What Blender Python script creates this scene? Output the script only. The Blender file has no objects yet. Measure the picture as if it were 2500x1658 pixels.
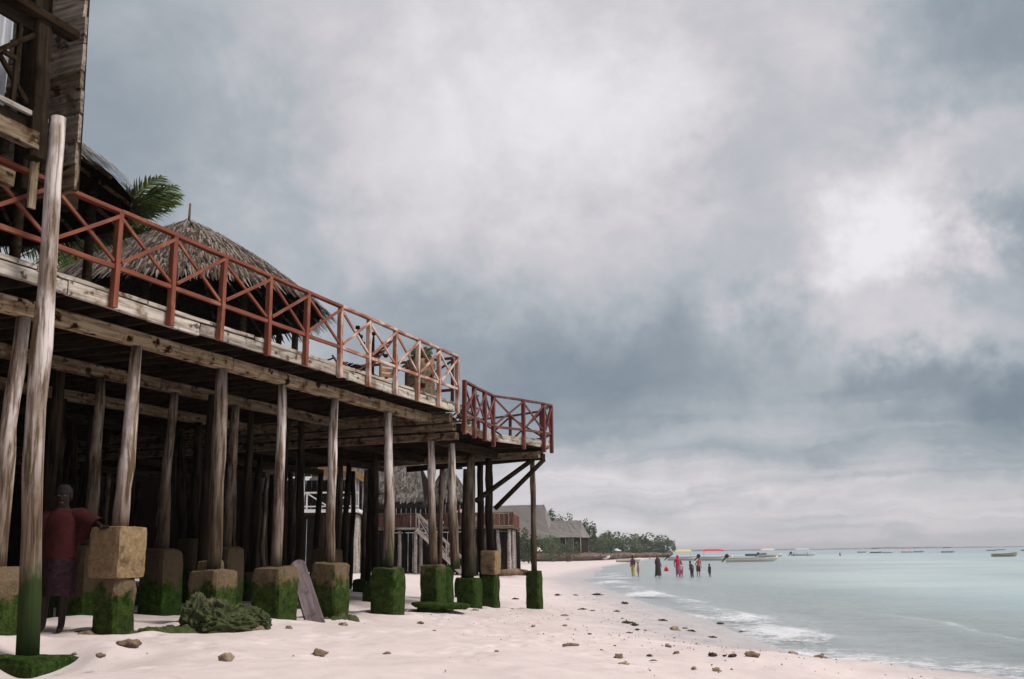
import bpy, math, random
import numpy as np
from mathutils import Vector, Matrix, noise as mnoise
random.seed(7); R = random.uniform
rad = math.radians
sc = bpy.context.scene
COL = sc.collection

# ------------------------------------------------------------------ camera, sky, sun, exposure
PITCH, ROLL, YAW = rad(12.1), rad(0.75), rad(20.9)
cam_d = bpy.data.cameras.new('camera'); cam = bpy.data.objects.new('camera', cam_d); COL.objects.link(cam)
cam_d.lens = 35.0; cam_d.sensor_width = 36.0; cam_d.clip_start = 0.1; cam_d.clip_end = 40000
fw = Vector((-math.sin(YAW)*math.cos(PITCH), math.cos(YAW)*math.cos(PITCH), math.sin(PITCH)))
r0 = Vector((math.cos(YAW), math.sin(YAW), 0)); u0 = r0.cross(fw)
rr = r0*math.cos(ROLL) - u0*math.sin(ROLL); uu = u0*math.cos(ROLL) + r0*math.sin(ROLL)
mw = Matrix((rr, uu, -fw)).transposed().to_4x4(); mw.translation = (0, 0, 2.0)
cam.matrix_world = mw
sc.camera = cam
sc.view_settings.view_transform = 'Standard'; sc.view_settings.look = 'None'
sc.view_settings.gamma = 1.0; sc.view_settings.use_curve_mapping = False
EXPO = 1.1
sc.view_settings.exposure = EXPO
sc.cycles.use_denoising = True
sc.cycles.max_bounces = 6; sc.cycles.diffuse_bounces = 1; sc.cycles.glossy_bounces = 3
sc.cycles.transparent_max_bounces = 12; sc.cycles.volume_bounces = 0
sc.cycles.sample_clamp_indirect = 4.0

SUN_AZ, SUN_EL = 80.0, 50.0          # degrees right of +Y, above the horizon
sd_ = bpy.data.lights.new('sun', 'SUN'); sun = bpy.data.objects.new('sun', sd_); COL.objects.link(sun)
sd_.energy = 1.5; sd_.angle = rad(20); sd_.color = (1.0, 0.95, 0.9)
sv = Vector((math.sin(rad(SUN_AZ))*math.cos(rad(SUN_EL)), math.cos(rad(SUN_AZ))*math.cos(rad(SUN_EL)), math.sin(rad(SUN_EL))))
sun.rotation_euler = sv.to_track_quat('Z', 'Y').to_euler()

class NT:
    """small helper for node trees"""
    def __init__(s, nt): s.nt = nt; nt.nodes.clear()
    def n(s, t, **kw):
        nd = s.nt.nodes.new(t)
        for k, v in kw.items(): setattr(nd, k, v)
        return nd
    def l(s, a, b): s.nt.links.new(a, b)
    def put(s, sock, v):
        if isinstance(v, bpy.types.NodeSocket): s.l(v, sock)
        elif v is not None:
            if isinstance(v, (tuple, list)) and len(v) == 3 and sock.type == 'RGBA': v = (*v, 1)
            sock.default_value = v
    def m(s, op, a, b=None, c=None, clamp=False):
        nd = s.n('ShaderNodeMath', operation=op, use_clamp=clamp)
        s.put(nd.inputs[0], a); s.put(nd.inputs[1], b); s.put(nd.inputs[2], c)
        return nd.outputs[0]
    def vm(s, op, a, b=None):
        nd = s.n('ShaderNodeVectorMath', operation=op); s.put(nd.inputs[0], a); s.put(nd.inputs[1], b)
        return nd.outputs[0]
    def scale(s, v, xyz): return s.vm('MULTIPLY', v, xyz)
    def noise(s, vec, scale, detail=4, rough=.55, dist=0, col=False):
        nd = s.n('ShaderNodeTexNoise'); s.put(nd.inputs['Vector'], vec)
        nd.inputs['Scale'].default_value = scale; nd.inputs['Detail'].default_value = detail
        nd.inputs['Roughness'].default_value = rough; nd.inputs['Distortion'].default_value = dist
        return nd.outputs['Color' if col else 'Fac']
    def ss(s, x, a, b, lo=0., hi=1.):
        nd = s.n('ShaderNodeMapRange', interpolation_type='SMOOTHSTEP'); s.put(nd.inputs[0], x)
        nd.inputs[1].default_value = a; nd.inputs[2].default_value = b; nd.inputs[3].default_value = lo; nd.inputs[4].default_value = hi
        return nd.outputs[0]
    def ramp(s, fac, stops):
        nd = s.n('ShaderNodeValToRGB'); e = nd.color_ramp.elements
        while len(e) < len(stops): e.new(.5)
        for el, (p, c) in zip(e, stops): el.position = p; el.color = (*c, 1)
        s.l(fac, nd.inputs[0]); return nd.outputs[0]
    def mix(s, f, a, b, mode='MIX'):
        nd = s.n('ShaderNodeMix', data_type='RGBA', blend_type=mode)
        s.put(nd.inputs[0], f); s.put(nd.inputs[6], a); s.put(nd.inputs[7], b)
        return nd.outputs[2]
    def sep(s, v):
        nd = s.n('ShaderNodeSeparateXYZ'); s.l(v, nd.inputs[0]); return nd.outputs
    def comb(s, x, y, z):
        nd = s.n('ShaderNodeCombineXYZ'); s.put(nd.inputs[0], x); s.put(nd.inputs[1], y); s.put(nd.inputs[2], z); return nd.outputs[0]

def lin(r, g, b): return tuple(((c/255)/12.92 if c/255 < .04045 else ((c/255+.055)/1.055)**2.4) for c in (r, g, b))

# ---- overcast sky: Nishita behind a procedural cloud deck (az, el in degrees of the world)
world = bpy.data.worlds.new('World'); sc.world = world; world.use_nodes = True
t = NT(world.node_tree)
tc = t.n('ShaderNodeTexCoord').outputs['Generated']
dirn = t.vm('NORMALIZE', tc)
dx, dy, dz = t.sep(dirn)
az = t.m('MULTIPLY', t.m('ARCTAN2', dx, dy), 57.29578)
el = t.m('MULTIPLY', t.m('ARCSINE', t.m('MINIMUM', t.m('MAXIMUM', dz, -1.), 1.)), 57.29578)
w1 = t.sep(t.noise(dirn, 4.2, 5, .6, 0, True)); w2 = t.sep(t.noise(t.vm('ADD', dirn, (3.1, 1.7, .4)), 13., 5, .6, 0, True))
elw = t.ss(el, 2., 14., .25, 1.)
w3 = t.sep(t.noise(t.vm('ADD', dirn, (7.1, .7, 2.4)), 34., 6, .62, 0, True))
dax = t.m('ADD', t.m('ADD', t.m('MULTIPLY', t.m('SUBTRACT', w1[0], .5), 15.), t.m('MULTIPLY', t.m('SUBTRACT', w2[0], .5), 8.)), t.m('MULTIPLY', t.m('SUBTRACT', w3[0], .5), 3.8))
day = t.m('ADD', t.m('ADD', t.m('MULTIPLY', t.m('SUBTRACT', w1[1], .5), 9.), t.m('MULTIPLY', t.m('SUBTRACT', w2[1], .5), 6.5)), t.m('MULTIPLY', t.m('SUBTRACT', w3[1], .5), 3.2))
A = t.m('ADD', az, dax); E_ = t.m('ADD', el, t.m('MULTIPLY', day, elw))
BLOBS = [  # az, el, width, height (degrees), strength
 (-20.4, 26.5, 11.5, 6.0, .115), (-13.5, 23.5, 8.5, 4.5, .08), (-29.0, 22.0, 7.5, 5.0, .06), (-46., 23., 9., 10., -.115), (-38., 17., 7., 5., -.04),
 (-16.2, 8.9, 9.0, 3.3, -.175), (-24.5, 11.6, 6.5, 3.6, -.10), (-9.6, 12.0, 5.5, 3.2, -.10), (-30., 14., 5., 3., -.05),
 (1.4, 17.2, 3.4, 3.0, .20), (-2.2, 14.6, 3.4, 2.2, .11), (4.6, 7.3, 5.0, 1.9, -.24), (-1.5, 8.2, 2.5, 1.0, -.08), (7.5, 27.5, 6.0, 4.2, -.15),
 (7.8, 15.5, 2.2, 3.4, -.13), (-18.5, 3.9, 9.0, 1.3, .08), (-11.0, 1.4, 60.0, 1.5, .05), (-4.0, 5.4, 6.5, .8, -.09), (4., 4.4, 4., .7, -.08),
 (-6.5, 23.0, 3.0, 5.0, -.05), (4.5, 21.2, 4.0, 2.0, .06), (-1.0, 10.8, 4.0, 1.5, .07), (3.0, 12.5, 2.5, 1.2, -.06), (-3., 28., 3., 3., .05)]
val = None
for a0, e0, sx, sy, k in BLOBS:
    u = t.m('DIVIDE', t.m('SUBTRACT', A, a0), sx*1.02); v = t.m('DIVIDE', t.m('SUBTRACT', E_, e0), sy*1.02)
    q = t.m('ADD', t.m('MULTIPLY', u, u), t.m('MULTIPLY', v, v))
    g = t.m('MULTIPLY', t.m('EXPONENT', t.m('MULTIPLY', q, -1.)), k*1.2)
    val = g if val is None else t.m('ADD', val, g)
# billows overhead and bands toward the horizon
big = t.m('SUBTRACT', t.noise(t.vm('ADD', dirn, (.3, .9, .1)), 2.6, 6, .55, .4), .5)
mid = t.m('SUBTRACT', t.noise(dirn, 8.5, 6, .6, .3), .5)
band = t.m('SUBTRACT', t.noise(t.scale(t.comb(t.m('ADD', az, dax), t.m('ADD', el, t.m('MULTIPLY', day, .22)), 0.), (.075, .62, 1.)), 1.0, 6, .62, .5), .5)
lowb = t.ss(el, 1., 12., 1., 0.)
val = t.m('ADD', val, t.m('MULTIPLY', big, .07)); val = t.m('ADD', val, t.m('MULTIPLY', mid, .075))
bil = t.m('ABSOLUTE', t.m('SUBTRACT', t.noise(t.scale(dirn, (1., 1., 1.35)), 6.5, 7, .58, .5), .5))
val = t.m('ADD', val, t.m('MULTIPLY', t.m('SUBTRACT', bil, .1), .24))
val = t.m('ADD', val, t.m('MULTIPLY', t.m('MULTIPLY', band, lowb), .56))
val = t.m('ADD', val, t.ss(el, 30., 65., .742, .80))
cloud = t.ramp(val, [(.36, lin(104, 119, 134)), (.48, lin(126, 138, 149)), (.58, lin(148, 158, 167)), (.68, lin(175, 181, 187)), (.80, lin(211, 207, 212)), (.94, lin(240, 237, 240))])
sky = t.n('ShaderNodeTexSky', sky_type='NISHITA'); sky.sun_disc = False
sky.sun_elevation = rad(SUN_EL); sky.sun_rotation = rad(SUN_AZ)
b1 = t.n('ShaderNodeBackground'); t.l(sky.outputs[0], b1.inputs[0]); b1.inputs[1].default_value = .06
b2 = t.n('ShaderNodeBackground'); t.l(cloud, b2.inputs[0]); b2.inputs[1].default_value = 1/2**EXPO
mx = t.n('ShaderNodeMixShader'); mx.inputs[0].default_value = .95
t.l(b1.outputs[0], mx.inputs[1]); t.l(b2.outputs[0], mx.inputs[2])
wo = t.n('ShaderNodeOutputWorld'); t.l(mx.outputs[0], wo.inputs[0])

# ------------------------------------------------------------------ object helpers
def smooth(me): me.polygons.foreach_set('use_smooth', [True]*len(me.polygons)); return me
def mesh(v, f, sm=False, name='mesh'):
    me = bpy.data.meshes.new(name); me.from_pydata([tuple(p) for p in v], [], f); me.update()
    if sm: smooth(me)
    return me
def tag(o, label=None, cat=None, group=None, kind=None):
    if label: o['label'] = label
    if cat: o['category'] = cat
    if group: o['group'] = group
    if kind: o['kind'] = kind
    return o
def thing(name, label, cat, loc=(0, 0, 0), rz=0, group=None, scale=1.):
    o = bpy.data.objects.new(name, None); COL.objects.link(o); o.location = loc; o.rotation_euler = (0, 0, rz); o.scale = (scale,)*3
    o.empty_display_size = .1
    return tag(o, label, cat, group)
LM = {}   # matrix of a part in its thing's frame
def obj(name, me, mat, parent=None, M=None, **kw):
    o = bpy.data.objects.new(name, me); COL.objects.link(o)
    if mat is not None and not me.materials: me.materials.append(mat)
    if mat is not None and me.materials and me.materials[0] is not mat:
        o.material_slots[0].link = 'OBJECT'; o.material_slots[0].material = mat
    M = M or Matrix.Identity(4)
    o.matrix_basis = M
    if parent is not None:
        o.parent = parent
        if parent in LM: o.matrix_parent_inverse = LM[parent].inverted()
        LM[o] = M.copy()
    return tag(o, **kw)
def T(x, y=None, z=None):
    return Matrix.Translation((x, y, z) if y is not None else x)
def frame(p0, p1, up=(0, 0, 1)):
    """local X from p0 to p1, origin at p0"""
    p0 = Vector(p0); x = (Vector(p1)-p0).normalized(); up = Vector(up)
    if abs(x.dot(up)) > .98: up = Vector((0, 1, 0))
    y = up.cross(x).normalized(); z = x.cross(y)
    M = Matrix((x, y, z)).transposed().to_4x4(); M.translation = p0; return M
BOXC = {}
def timber(L, w, h, jit=.004, seg=3, key=0):
    """a sawn timber along local X, centred in Y and Z, with slightly worn edges"""
    k = (round(L, 2), round(w, 3), round(h, 3), jit, key)
    if k in BOXC: return BOXC[k]
    v, f = [], []
    c = min(w, h)*.09
    prof = [(-w/2+c, -h/2), (w/2-c, -h/2), (w/2, -h/2+c), (w/2, h/2-c), (w/2-c, h/2), (-w/2+c, h/2), (-w/2, h/2-c), (-w/2, -h/2+c)]
    for i in range(seg+1):
        oy, oz = R(-jit, jit), R(-jit, jit)
        for (y, z) in prof: v.append((L*i/seg + (R(-jit, jit) if i in (0, seg) else 0), y+oy+R(-jit, jit)*.5, z+oz+R(-jit, jit)*.5))
    for i in range(seg):
        for j in range(8):
            a, b = i*8+j, i*8+(j+1) % 8; f.append((a, b, b+8, a+8))
    f.append(tuple(range(7, -1, -1))); f.append(tuple(range(seg*8, seg*8+8)))
    f = [tuple(reversed(q)) for q in f]
    me = mesh(v, f); BOXC[k] = me; return me
def beam(name, p0, p1, w, h, mat, parent, jit=.004, seg=3, key=0, **kw):
    L = (Vector(p1)-Vector(p0)).length
    return obj(name, timber(L, w, h, jit, seg, key), mat, parent, frame(p0, p1), **kw)
def tube(path, radii, n=10, cap=True, wob=0., sm=True):
    v, f = [], []
    pts = [Vector(p) for p in path]
    d0 = None; x = None
    for i, p in enumerate(pts):
        d = (pts[min(i+1, len(pts)-1)]-pts[max(i-1, 0)]).normalized()
        if x is None:
            x = d.orthogonal().normalized()
        x = (x - d*x.dot(d)).normalized(); y = d.cross(x)
        for j in range(n):
            a = 2*math.pi*j/n; rr_ = radii[i]*(1+R(-wob, wob))
            v.append(p + x*math.cos(a)*rr_ + y*math.sin(a)*rr_)
    for i in range(len(pts)-1):
        for j in range(n):
            a, b = i*n+j, i*n+(j+1) % n; f.append((a, b, b+n, a+n))
    if cap: f.append(tuple(range(n-1, -1, -1))); f.append(tuple(range((len(pts)-1)*n, len(pts)*n)))
    return mesh(v, f, sm)
def pole(H, rb, rt, bend=.04, n=10, seg=9, knots=2):
    ph, amp = R(0, 6.3), R(.3, 1)*bend
    px, py = math.cos(ph), math.sin(ph); ph2 = R(0, 6)
    path, rd = [], []
    for i in range(seg+1):
        s = i/seg; o = amp*math.sin(math.pi*s) + amp*.5*math.sin(3.1*math.pi*s+ph2)*min(1, 4*s*(1-s)+.02)
        path.append((px*o, py*o, H*s)); rd.append((rb+(rt-rb)*s)*R(.95, 1.06))
    for k in range(knots): rd[random.randrange(2, seg-1)] *= 1.09
    return tube(path, rd, n, True, .035)
def rough_block(w, d, h, amp=.02, n=7, seed=0, taper=0.):
    """weathered block standing on z=0"""
    v, idx, f = [], {}, []
    def vid(i, j, k):
        key = (i, j, k)
        if key not in idx:
            p = Vector((-w/2+w*i/n, -d/2+d*j/n, h*k/n))
            tp = 1-taper*(1-k/n)*0+taper*(1-k/n); p.x *= tp; p.y *= tp
            nn = mnoise.noise_vector(p*3.1+Vector((seed*7.3, seed*1.7, 0)))*amp + mnoise.noise_vector(p*11.+Vector((seed, 0, 9)))*amp*.45
            ed = sum(1 for q in (i, j, k) if q in (0, n))
            if ed >= 2: nn += Vector((-p.x/w, -p.y/d, -(p.z-h/2)/h))*amp*(1.2 if ed == 2 else 2.2)
            p += nn; idx[key] = len(v); v.append(p)
        return idx[key]
    for a in range(n):
        for b in range(n):
            f.append((vid(a, b, 0), vid(a, b+1, 0), vid(a+1, b+1, 0), vid(a+1, b, 0)))
            f.append((vid(a, b, n), vid(a+1, b, n), vid(a+1, b+1, n), vid(a, b+1, n)))
            f.append((vid(a, 0, b), vid(a+1, 0, b), vid(a+1, 0, b+1), vid(a, 0, b+1)))
            f.append((vid(a, n, b), vid(a, n, b+1), vid(a+1, n, b+1), vid(a+1, n, b)))
            f.append((vid(0, a, b), vid(0, a, b+1), vid(0, a+1, b+1), vid(0, a+1, b)))
            f.append((vid(n, a, b), vid(n, a+1, b), vid(n, a+1, b+1), vid(n, a, b+1)))
    return mesh(v, f)
def rock(rx, ry, rz, seed=0, amp=.28, n=12, fine=.12, freq=1.3):
    v, f = [], []
    m = n*2
    for i in range(n+1):
        th = math.pi*i/n
        for j in range(m):
            ph = 2*math.pi*j/m
            p = Vector((math.sin(th)*math.cos(ph), math.sin(th)*math.sin(ph), math.cos(th)))
            k = 1+amp*mnoise.noise(p*freq+Vector((seed*3.7, seed, 0)))+fine*mnoise.noise(p*4.1+Vector((seed, 5, seed*2.2)))+fine*.5*mnoise.noise(p*9+Vector((seed, 1, 0)))
            v.append((p.x*rx*k, p.y*ry*k, p.z*rz*k))
    for i in range(n):
        for j in range(m):
            a, b = i*m+j, i*m+(j+1) % m; f.append((a, a+m, b+m, b))
    return mesh(v, f, True)
def loft(rings, close=True, capb=True, capt=True, sm=True):
    n = len(rings[0]); v = [p for r_ in rings for p in r_]; f = []
    for i in range(len(rings)-1):
        for j in range(n if close else n-1):
            a, b = i*n+j, i*n+(j+1) % n; f.append((a, b, b+n, a+n))
    if capb: f.append(tuple(range(n-1, -1, -1)))
    if capt: f.append(tuple(range((len(rings)-1)*n, len(rings)*n)))
    return mesh(v, f, sm)
def ell(cx, cy, z, rx, ry, n=16, wav=0., k=5, ph=0.):
    return [Vector((cx+rx*(1+wav*math.sin(k*a+ph))*math.cos(a), cy+ry*(1+wav*math.sin(k*a+ph))*math.sin(a), z)) for a in [2*math.pi*i/n for i in range(n)]]
def skin(verts, edges, radii, sub=1):
    me = bpy.data.meshes.new('skin'); me.from_pydata(verts, edges, []); me.update()
    o = bpy.data.objects.new('skin', me); COL.objects.link(o)
    m = o.modifiers.new('s', 'SKIN'); m.use_smooth_shade = True
    for i, r_ in enumerate(radii):
        sv_ = me.skin_vertices[0].data[i]; sv_.radius = r_ if isinstance(r_, tuple) else (r_, r_); sv_.use_root = (i == 0)
    s = o.modifiers.new('u', 'SUBSURF'); s.levels = sub; s.render_levels = sub
    dg = bpy.context.evaluated_depsgraph_get(); ev = o.evaluated_get(dg)
    res = bpy.data.meshes.new_from_object(ev, depsgraph=dg)
    bpy.data.objects.remove(o); bpy.data.meshes.remove(me)
    res.materials.clear(); return smooth(res)
def grid(xs, ys, zf):
    X, Y = np.meshgrid(xs, ys); Z = zf(X, Y)
    nx, ny = len(xs), len(ys)
    co = np.stack([X.ravel(), Y.ravel(), Z.ravel()], 1)
    i = np.arange((ny-1)*(nx-1)); r_, c_ = i//(nx-1), i % (nx-1); a = r_*nx+c_
    fc = np.stack([a, a+1, a+nx+1, a+nx], 1)
    me = bpy.data.meshes.new('grid'); me.vertices.add(len(co)); me.vertices.foreach_set('co', co.ravel())
    me.loops.add(fc.size); me.loops.foreach_set('vertex_index', fc.ravel()); me.polygons.add(len(fc))
    me.polygons.foreach_set('loop_start', np.arange(0, fc.size, 4)); me.polygons.foreach_set('loop_total', np.full(len(fc), 4))
    me.update(calc_edges=True); smooth(me); return me, X, Y, Z
def graded(a, b, step, lo, hi, g=1.12):
    m = list(np.arange(a, b, step)); s = step; x = b
    while x < hi: m.append(x); s *= g; x += s
    m.append(hi); s = step*g; x = a-s
    while x > lo: m.insert(0, x); s *= g; x -= s
    m.insert(0, lo); return np.array(m)
def vnoise(x, y, seed=0):
    xi, yi = np.floor(x), np.floor(y); fx, fy = x-xi, y-yi; fx, fy = fx*fx*(3-2*fx), fy*fy*(3-2*fy)
    def h(a, b):
        q = np.sin(a*127.1+b*311.7+seed*74.7)*43758.5453; return q-np.floor(q)
    return (h(xi, yi)*(1-fx)+h(xi+1, yi)*fx)*(1-fy)+(h(xi, yi+1)*(1-fx)+h(xi+1, yi+1)*fx)*fy-.5

# ------------------------------------------------------------------ materials
def material(name, fn):
    m = bpy.data.materials.new(name); m.use_nodes = True; s = NT(m.node_tree)
    out = s.n('ShaderNodeOutputMaterial'); sh = fn(s)
    if isinstance(sh, bpy.types.Node): sh = sh.outputs[0]
    s.l(sh, out.inputs[0]); return m
def bsdf(s, col, rough=.85, bump=None, bs=.3, bd=.02, spec=.25, **kw):
    b = s.n('ShaderNodeBsdfPrincipled'); s.put(b.inputs['Base Color'], col); s.put(b.inputs['Roughness'], rough)
    b.inputs['Specular IOR Level'].default_value = spec
    for k, v in kw.items(): s.put(b.inputs[k], v)
    if bump is not None:
        bn = s.n('ShaderNodeBump'); bn.inputs['Strength'].default_value = bs; bn.inputs['Distance'].default_value = bd
        s.l(bump, bn.inputs['Height']); s.l(bn.outputs[0], b.inputs['Normal'])
    return b
def oco(s):
    c = s.n('ShaderNodeTexCoord').outputs['Object']; r_ = s.n('ShaderNodeObjectInfo').outputs['Random']
    return s.vm('ADD', c, s.comb(s.m('MULTIPLY', r_, 37.), s.m('MULTIPLY', r_, 11.), s.m('MULTIPLY', r_, 53.))), r_
def pos(s): return s.n('ShaderNodeNewGeometry').outputs['Position']
def wood(name, dark, mid, light, stain, samt=.5, st=(1.6, 22, 22)):
    def fn(s):
        v, r_ = oco(s)
        g = s.noise(s.scale(v, st), 1., 6, .65, .3); g2 = s.noise(v, 3.2, 4, .6)
        c = s.ramp(g, [(.28, dark), (.5, mid), (.74, light)])
        c = s.mix(s.ss(g2, .5, .72, 0., samt), c, stain)
        g3 = s.noise(s.scale(v, (1., 1.3, 1.3)), 5.5, 3, .55)
        c = s.mix(s.ss(g3, .55, .66, 0., samt), c, tuple(q*.4 for q in stain))
        hv = s.n('ShaderNodeHueSaturation'); s.put(hv.inputs['Value'], s.m('ADD', s.m('MULTIPLY', r_, .5), .75)); s.l(c, hv.inputs['Color'])
        return bsdf(s, hv.outputs[0], .9, s.m('ADD', g, s.m('MULTIPLY', g2, .4)), .6, .014, .0)
    return material(name, fn)
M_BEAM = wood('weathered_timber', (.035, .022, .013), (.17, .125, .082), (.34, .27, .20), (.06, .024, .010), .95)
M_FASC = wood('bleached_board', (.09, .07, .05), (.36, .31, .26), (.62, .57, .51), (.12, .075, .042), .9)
M_DARK = wood('dark_timber', (.008, .006, .004), (.022, .016, .011), (.045, .034, .024), (.01, .007, .005), .5)  # near-black base stands for shade under the deck and inside the balcony
M_UNDER = wood('shaded_side_timber', (.009, .006, .004), (.028, .019, .012), (.066, .047, .032), (.018, .009, .004), .6)  # darkened timber, shade beneath decks and roofs put into its colour
M_STAIR = wood('pale_grey_timber', (.12, .10, .09), (.34, .30, .27), (.50, .45, .41), (.14, .1, .08), .4)
def painted(name, c, worn, amt):
    def fn(s):
        v, r_ = oco(s); g = s.noise(s.scale(v, (2.5, 18, 18)), 1., 5, .6); g2 = s.noise(v, 2.3, 3, .6)
        col = s.mix(s.ss(g, .35, .75), tuple(q*.72 for q in c), tuple(min(1, q*1.25) for q in c))
        col = s.mix(s.ss(s.m('ADD', g2, s.m('MULTIPLY', g, .5)), .86-.25*amt, 1.05-.2*amt), col, worn)  # worn tone; on the far rails it carries painted glare
        return bsdf(s, col, .55, g, .25, .008, .35)
    return material(name, fn)
M_RED = painted('red_brown_paint', (.19, .047, .021), (.26, .12, .06), .3)
M_REDGLARE = painted('red_paint_with_glare', (.31, .125, .08), (.56, .42, .34), .85)  # glare on the far rails painted in as paler red and cream
M_REDP = painted('dull_red_paint', (.13, .032, .026), (.22, .10, .075), .2)
def pole_mat(name, pale, brown, wet0, wet1, green):
    def fn(s):
        v, r_ = oco(s); g = s.noise(s.scale(v, (16, 16, 1.3)), 1., 6, .65, .4); g2 = s.noise(s.scale(v, (2.5, 2.5, 1.1)), 1., 4, .6)
        z = s.sep(pos(s))[2]
        c = s.ramp(g, [(.25, tuple(q*.45 for q in brown)), (.42, brown), (.55, pale), (.8, tuple(min(1, q*1.25) for q in pale))])
        c = s.mix(s.ss(g2, .44, .62), c, s.mix(.72, c, s.mix(s.ss(g, .35, .6), tuple(q*.35 for q in brown), brown)))
        zz = s.m('ADD', z, s.m('MULTIPLY', s.m('SUBTRACT', g2, .5), 2.2))
        c = s.mix(s.ss(zz, wet1, wet1+1.5, .85, 0.), c, s.mix(s.ss(g, .35, .6), tuple(q*.3 for q in brown), tuple(q*.8 for q in brown)))
        c = s.mix(s.ss(zz, wet0, wet0+.45, .93, 0.), c, green)
        return bsdf(s, c, .9, s.m('ADD', g, s.m('MULTIPLY', g2, .6)), .6, .02, .03)
    return material(name, fn)
M_POLE = pole_mat('pole_wood', (.27, .225, .19), (.09, .06, .038), 1.55, 2.2, (.028, .032, .018))
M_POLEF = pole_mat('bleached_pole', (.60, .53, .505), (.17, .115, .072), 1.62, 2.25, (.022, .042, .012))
M_POLED = pole_mat('shade_dark_pole', (.042, .03, .02), (.011, .0075, .0045), 1.5, 2.0, (.004, .006, .002))  # darker copy of the pole wood, holding the shade of the inner rows
def moss_mat(name, stone, top, mossy=1., rel=.9):
    def fn(s):
        p = pos(s); z = s.sep(p)[2]; n1 = s.noise(p, 3.2, 5, .65); n2 = s.noise(p, 34., 4, .7); n3 = s.noise(p, 9., 4, .6)
        st = s.mix(s.ss(n2, .25, .75), tuple(q*.8 for q in stone), tuple(q*1.15 for q in stone))
        st = s.mix(s.ss(n1, .55, .7, 0., .6), st, tuple(q*.35 for q in stone))
        mo = s.ramp(s.m('ADD', s.m('MULTIPLY', n2, .55), s.m('MULTIPLY', n3, .45)), [(.32, (.004, .011, .002)), (.5, (.014, .042, .005)), (.70, (.052, .115, .012))])
        rnd = s.n('ShaderNodeObjectInfo').outputs['Random']
        zz = s.m('ADD', s.m('ADD', z, s.m('MULTIPLY', s.m('SUBTRACT', rnd, .5), .35)), s.m('ADD', s.m('MULTIPLY', s.m('SUBTRACT', n1, .5), 1.1), s.m('MULTIPLY', s.m('SUBTRACT', n3, .5), .35)))
        mk = s.m('MULTIPLY', s.ss(zz, top-.16, top+.06, 1., 0.), s.ss(s.m('ADD', n3, s.m('MULTIPLY', n1, .7)), .60, .84, mossy, mossy*.86))
        c = s.mix(mk, st, mo)
        return bsdf(s, c, .95, s.m('ADD', n2, n3), rel, .03, .02)
    return material(name, fn)
M_MOSS = moss_mat('mossy_concrete', (.16, .115, .07), 1.80)
M_MOSSALL = moss_mat('mossy_stone', (.12, .09, .06), 3.0)
M_MOSSD = moss_mat('shade_dark_mossy_concrete', (.075, .055, .035), 1.6)  # inner-row footings, darkened in colour for the shade under the deck
def f_stone(s):
    p = pos(s); n1 = s.noise(p, 4.5, 6, .7); n2 = s.noise(p, 40., 4, .65); n3 = s.noise(p, 13., 5, .7)
    c = s.ramp(s.m('ADD', s.m('MULTIPLY', n3, .6), s.m('MULTIPLY', n2, .4)), [(.3, (.12, .078, .042)), (.48, (.225, .155, .085)), (.7, (.34, .25, .15))])
    c = s.mix(s.ss(n1, .52, .66, 0., .75), c, (.075, .052, .032))
    c = s.mix(s.ss(n3, .66, .72, 0., .8), c, (.42, .38, .33))
    return bsdf(s, c, .95, s.m('ADD', n3, s.m('MULTIPLY', n2, .4)), .6, .03, .02)
M_STONE = material('tan_sandstone', f_stone)
M_CORAL = moss_mat('mossy_coral_rock', (.26, .21, .15), 1.55, .9)
M_REEF = moss_mat('reef_rock', (.26, .19, .13), 1.14, .85)
def stone_mat(name, c):
    def fn(s):
        v, r_ = oco(s); n1 = s.noise(v, 9., 4, .6); n2 = s.noise(v, 45., 3, .6)
        k = s.mix(s.ss(s.m('ADD', n1, s.m('MULTIPLY', n2, .4)), .45, .95), tuple(q*.5 for q in c), tuple(min(1, q*1.3) for q in c))
        return bsdf(s, k, .9, s.m('ADD', n1, n2), .7, .02)
    return material(name, fn)
M_PEB = stone_mat('beach_stone', (.30, .21, .14)); M_PEB2 = stone_mat('pale_beach_stone', (.46, .34, .23)); M_PEB3 = stone_mat('dark_beach_stone', (.12, .085, .07))
def plain(name, c, rough=.8, var=.25, sc_=6., spec=.25):
    def fn(s):
        v, r_ = oco(s); n1 = s.noise(v, sc_, 4, .6)
        k = s.mix(s.ss(n1, .3, .7), tuple(q*(1-var) for q in c), tuple(min(1, q*(1+var)) for q in c))
        return bsdf(s, k, rough, n1, .2, .01, spec)
    return material(name, fn)
def thatch_mat(name, a, b, c):
    def fn(s):
        v, r_ = oco(s); p = s.noise(v, 5., 5, .7); q = s.noise(v, 55., 2, .5)
        isl = s.n('ShaderNodeNewGeometry').outputs['Random Per Island']
        f = s.m('ADD', s.m('MULTIPLY', isl, .62), s.m('ADD', s.m('MULTIPLY', p, .25), s.m('MULTIPLY', q, .15)))
        return bsdf(s, s.ramp(f, [(.15, a), (.5, b), (.85, c)]), .9, q, .3, .01)
    return material(name, fn)
M_THATCH = thatch_mat('thatch', (.014, .010, .007), (.07, .051, .038), (.27, .215, .175))
M_THATCHD = thatch_mat('old_grey_thatch', (.04, .034, .028), (.105, .09, .078), (.20, .175, .155))
M_THATCHF = thatch_mat('far_thatch', (.10, .085, .075), (.18, .16, .145), (.27, .245, .23))
M_GOLD = thatch_mat('straw_thatch', (.10, .055, .016), (.22, .13, .045), (.34, .22, .09))
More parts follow.
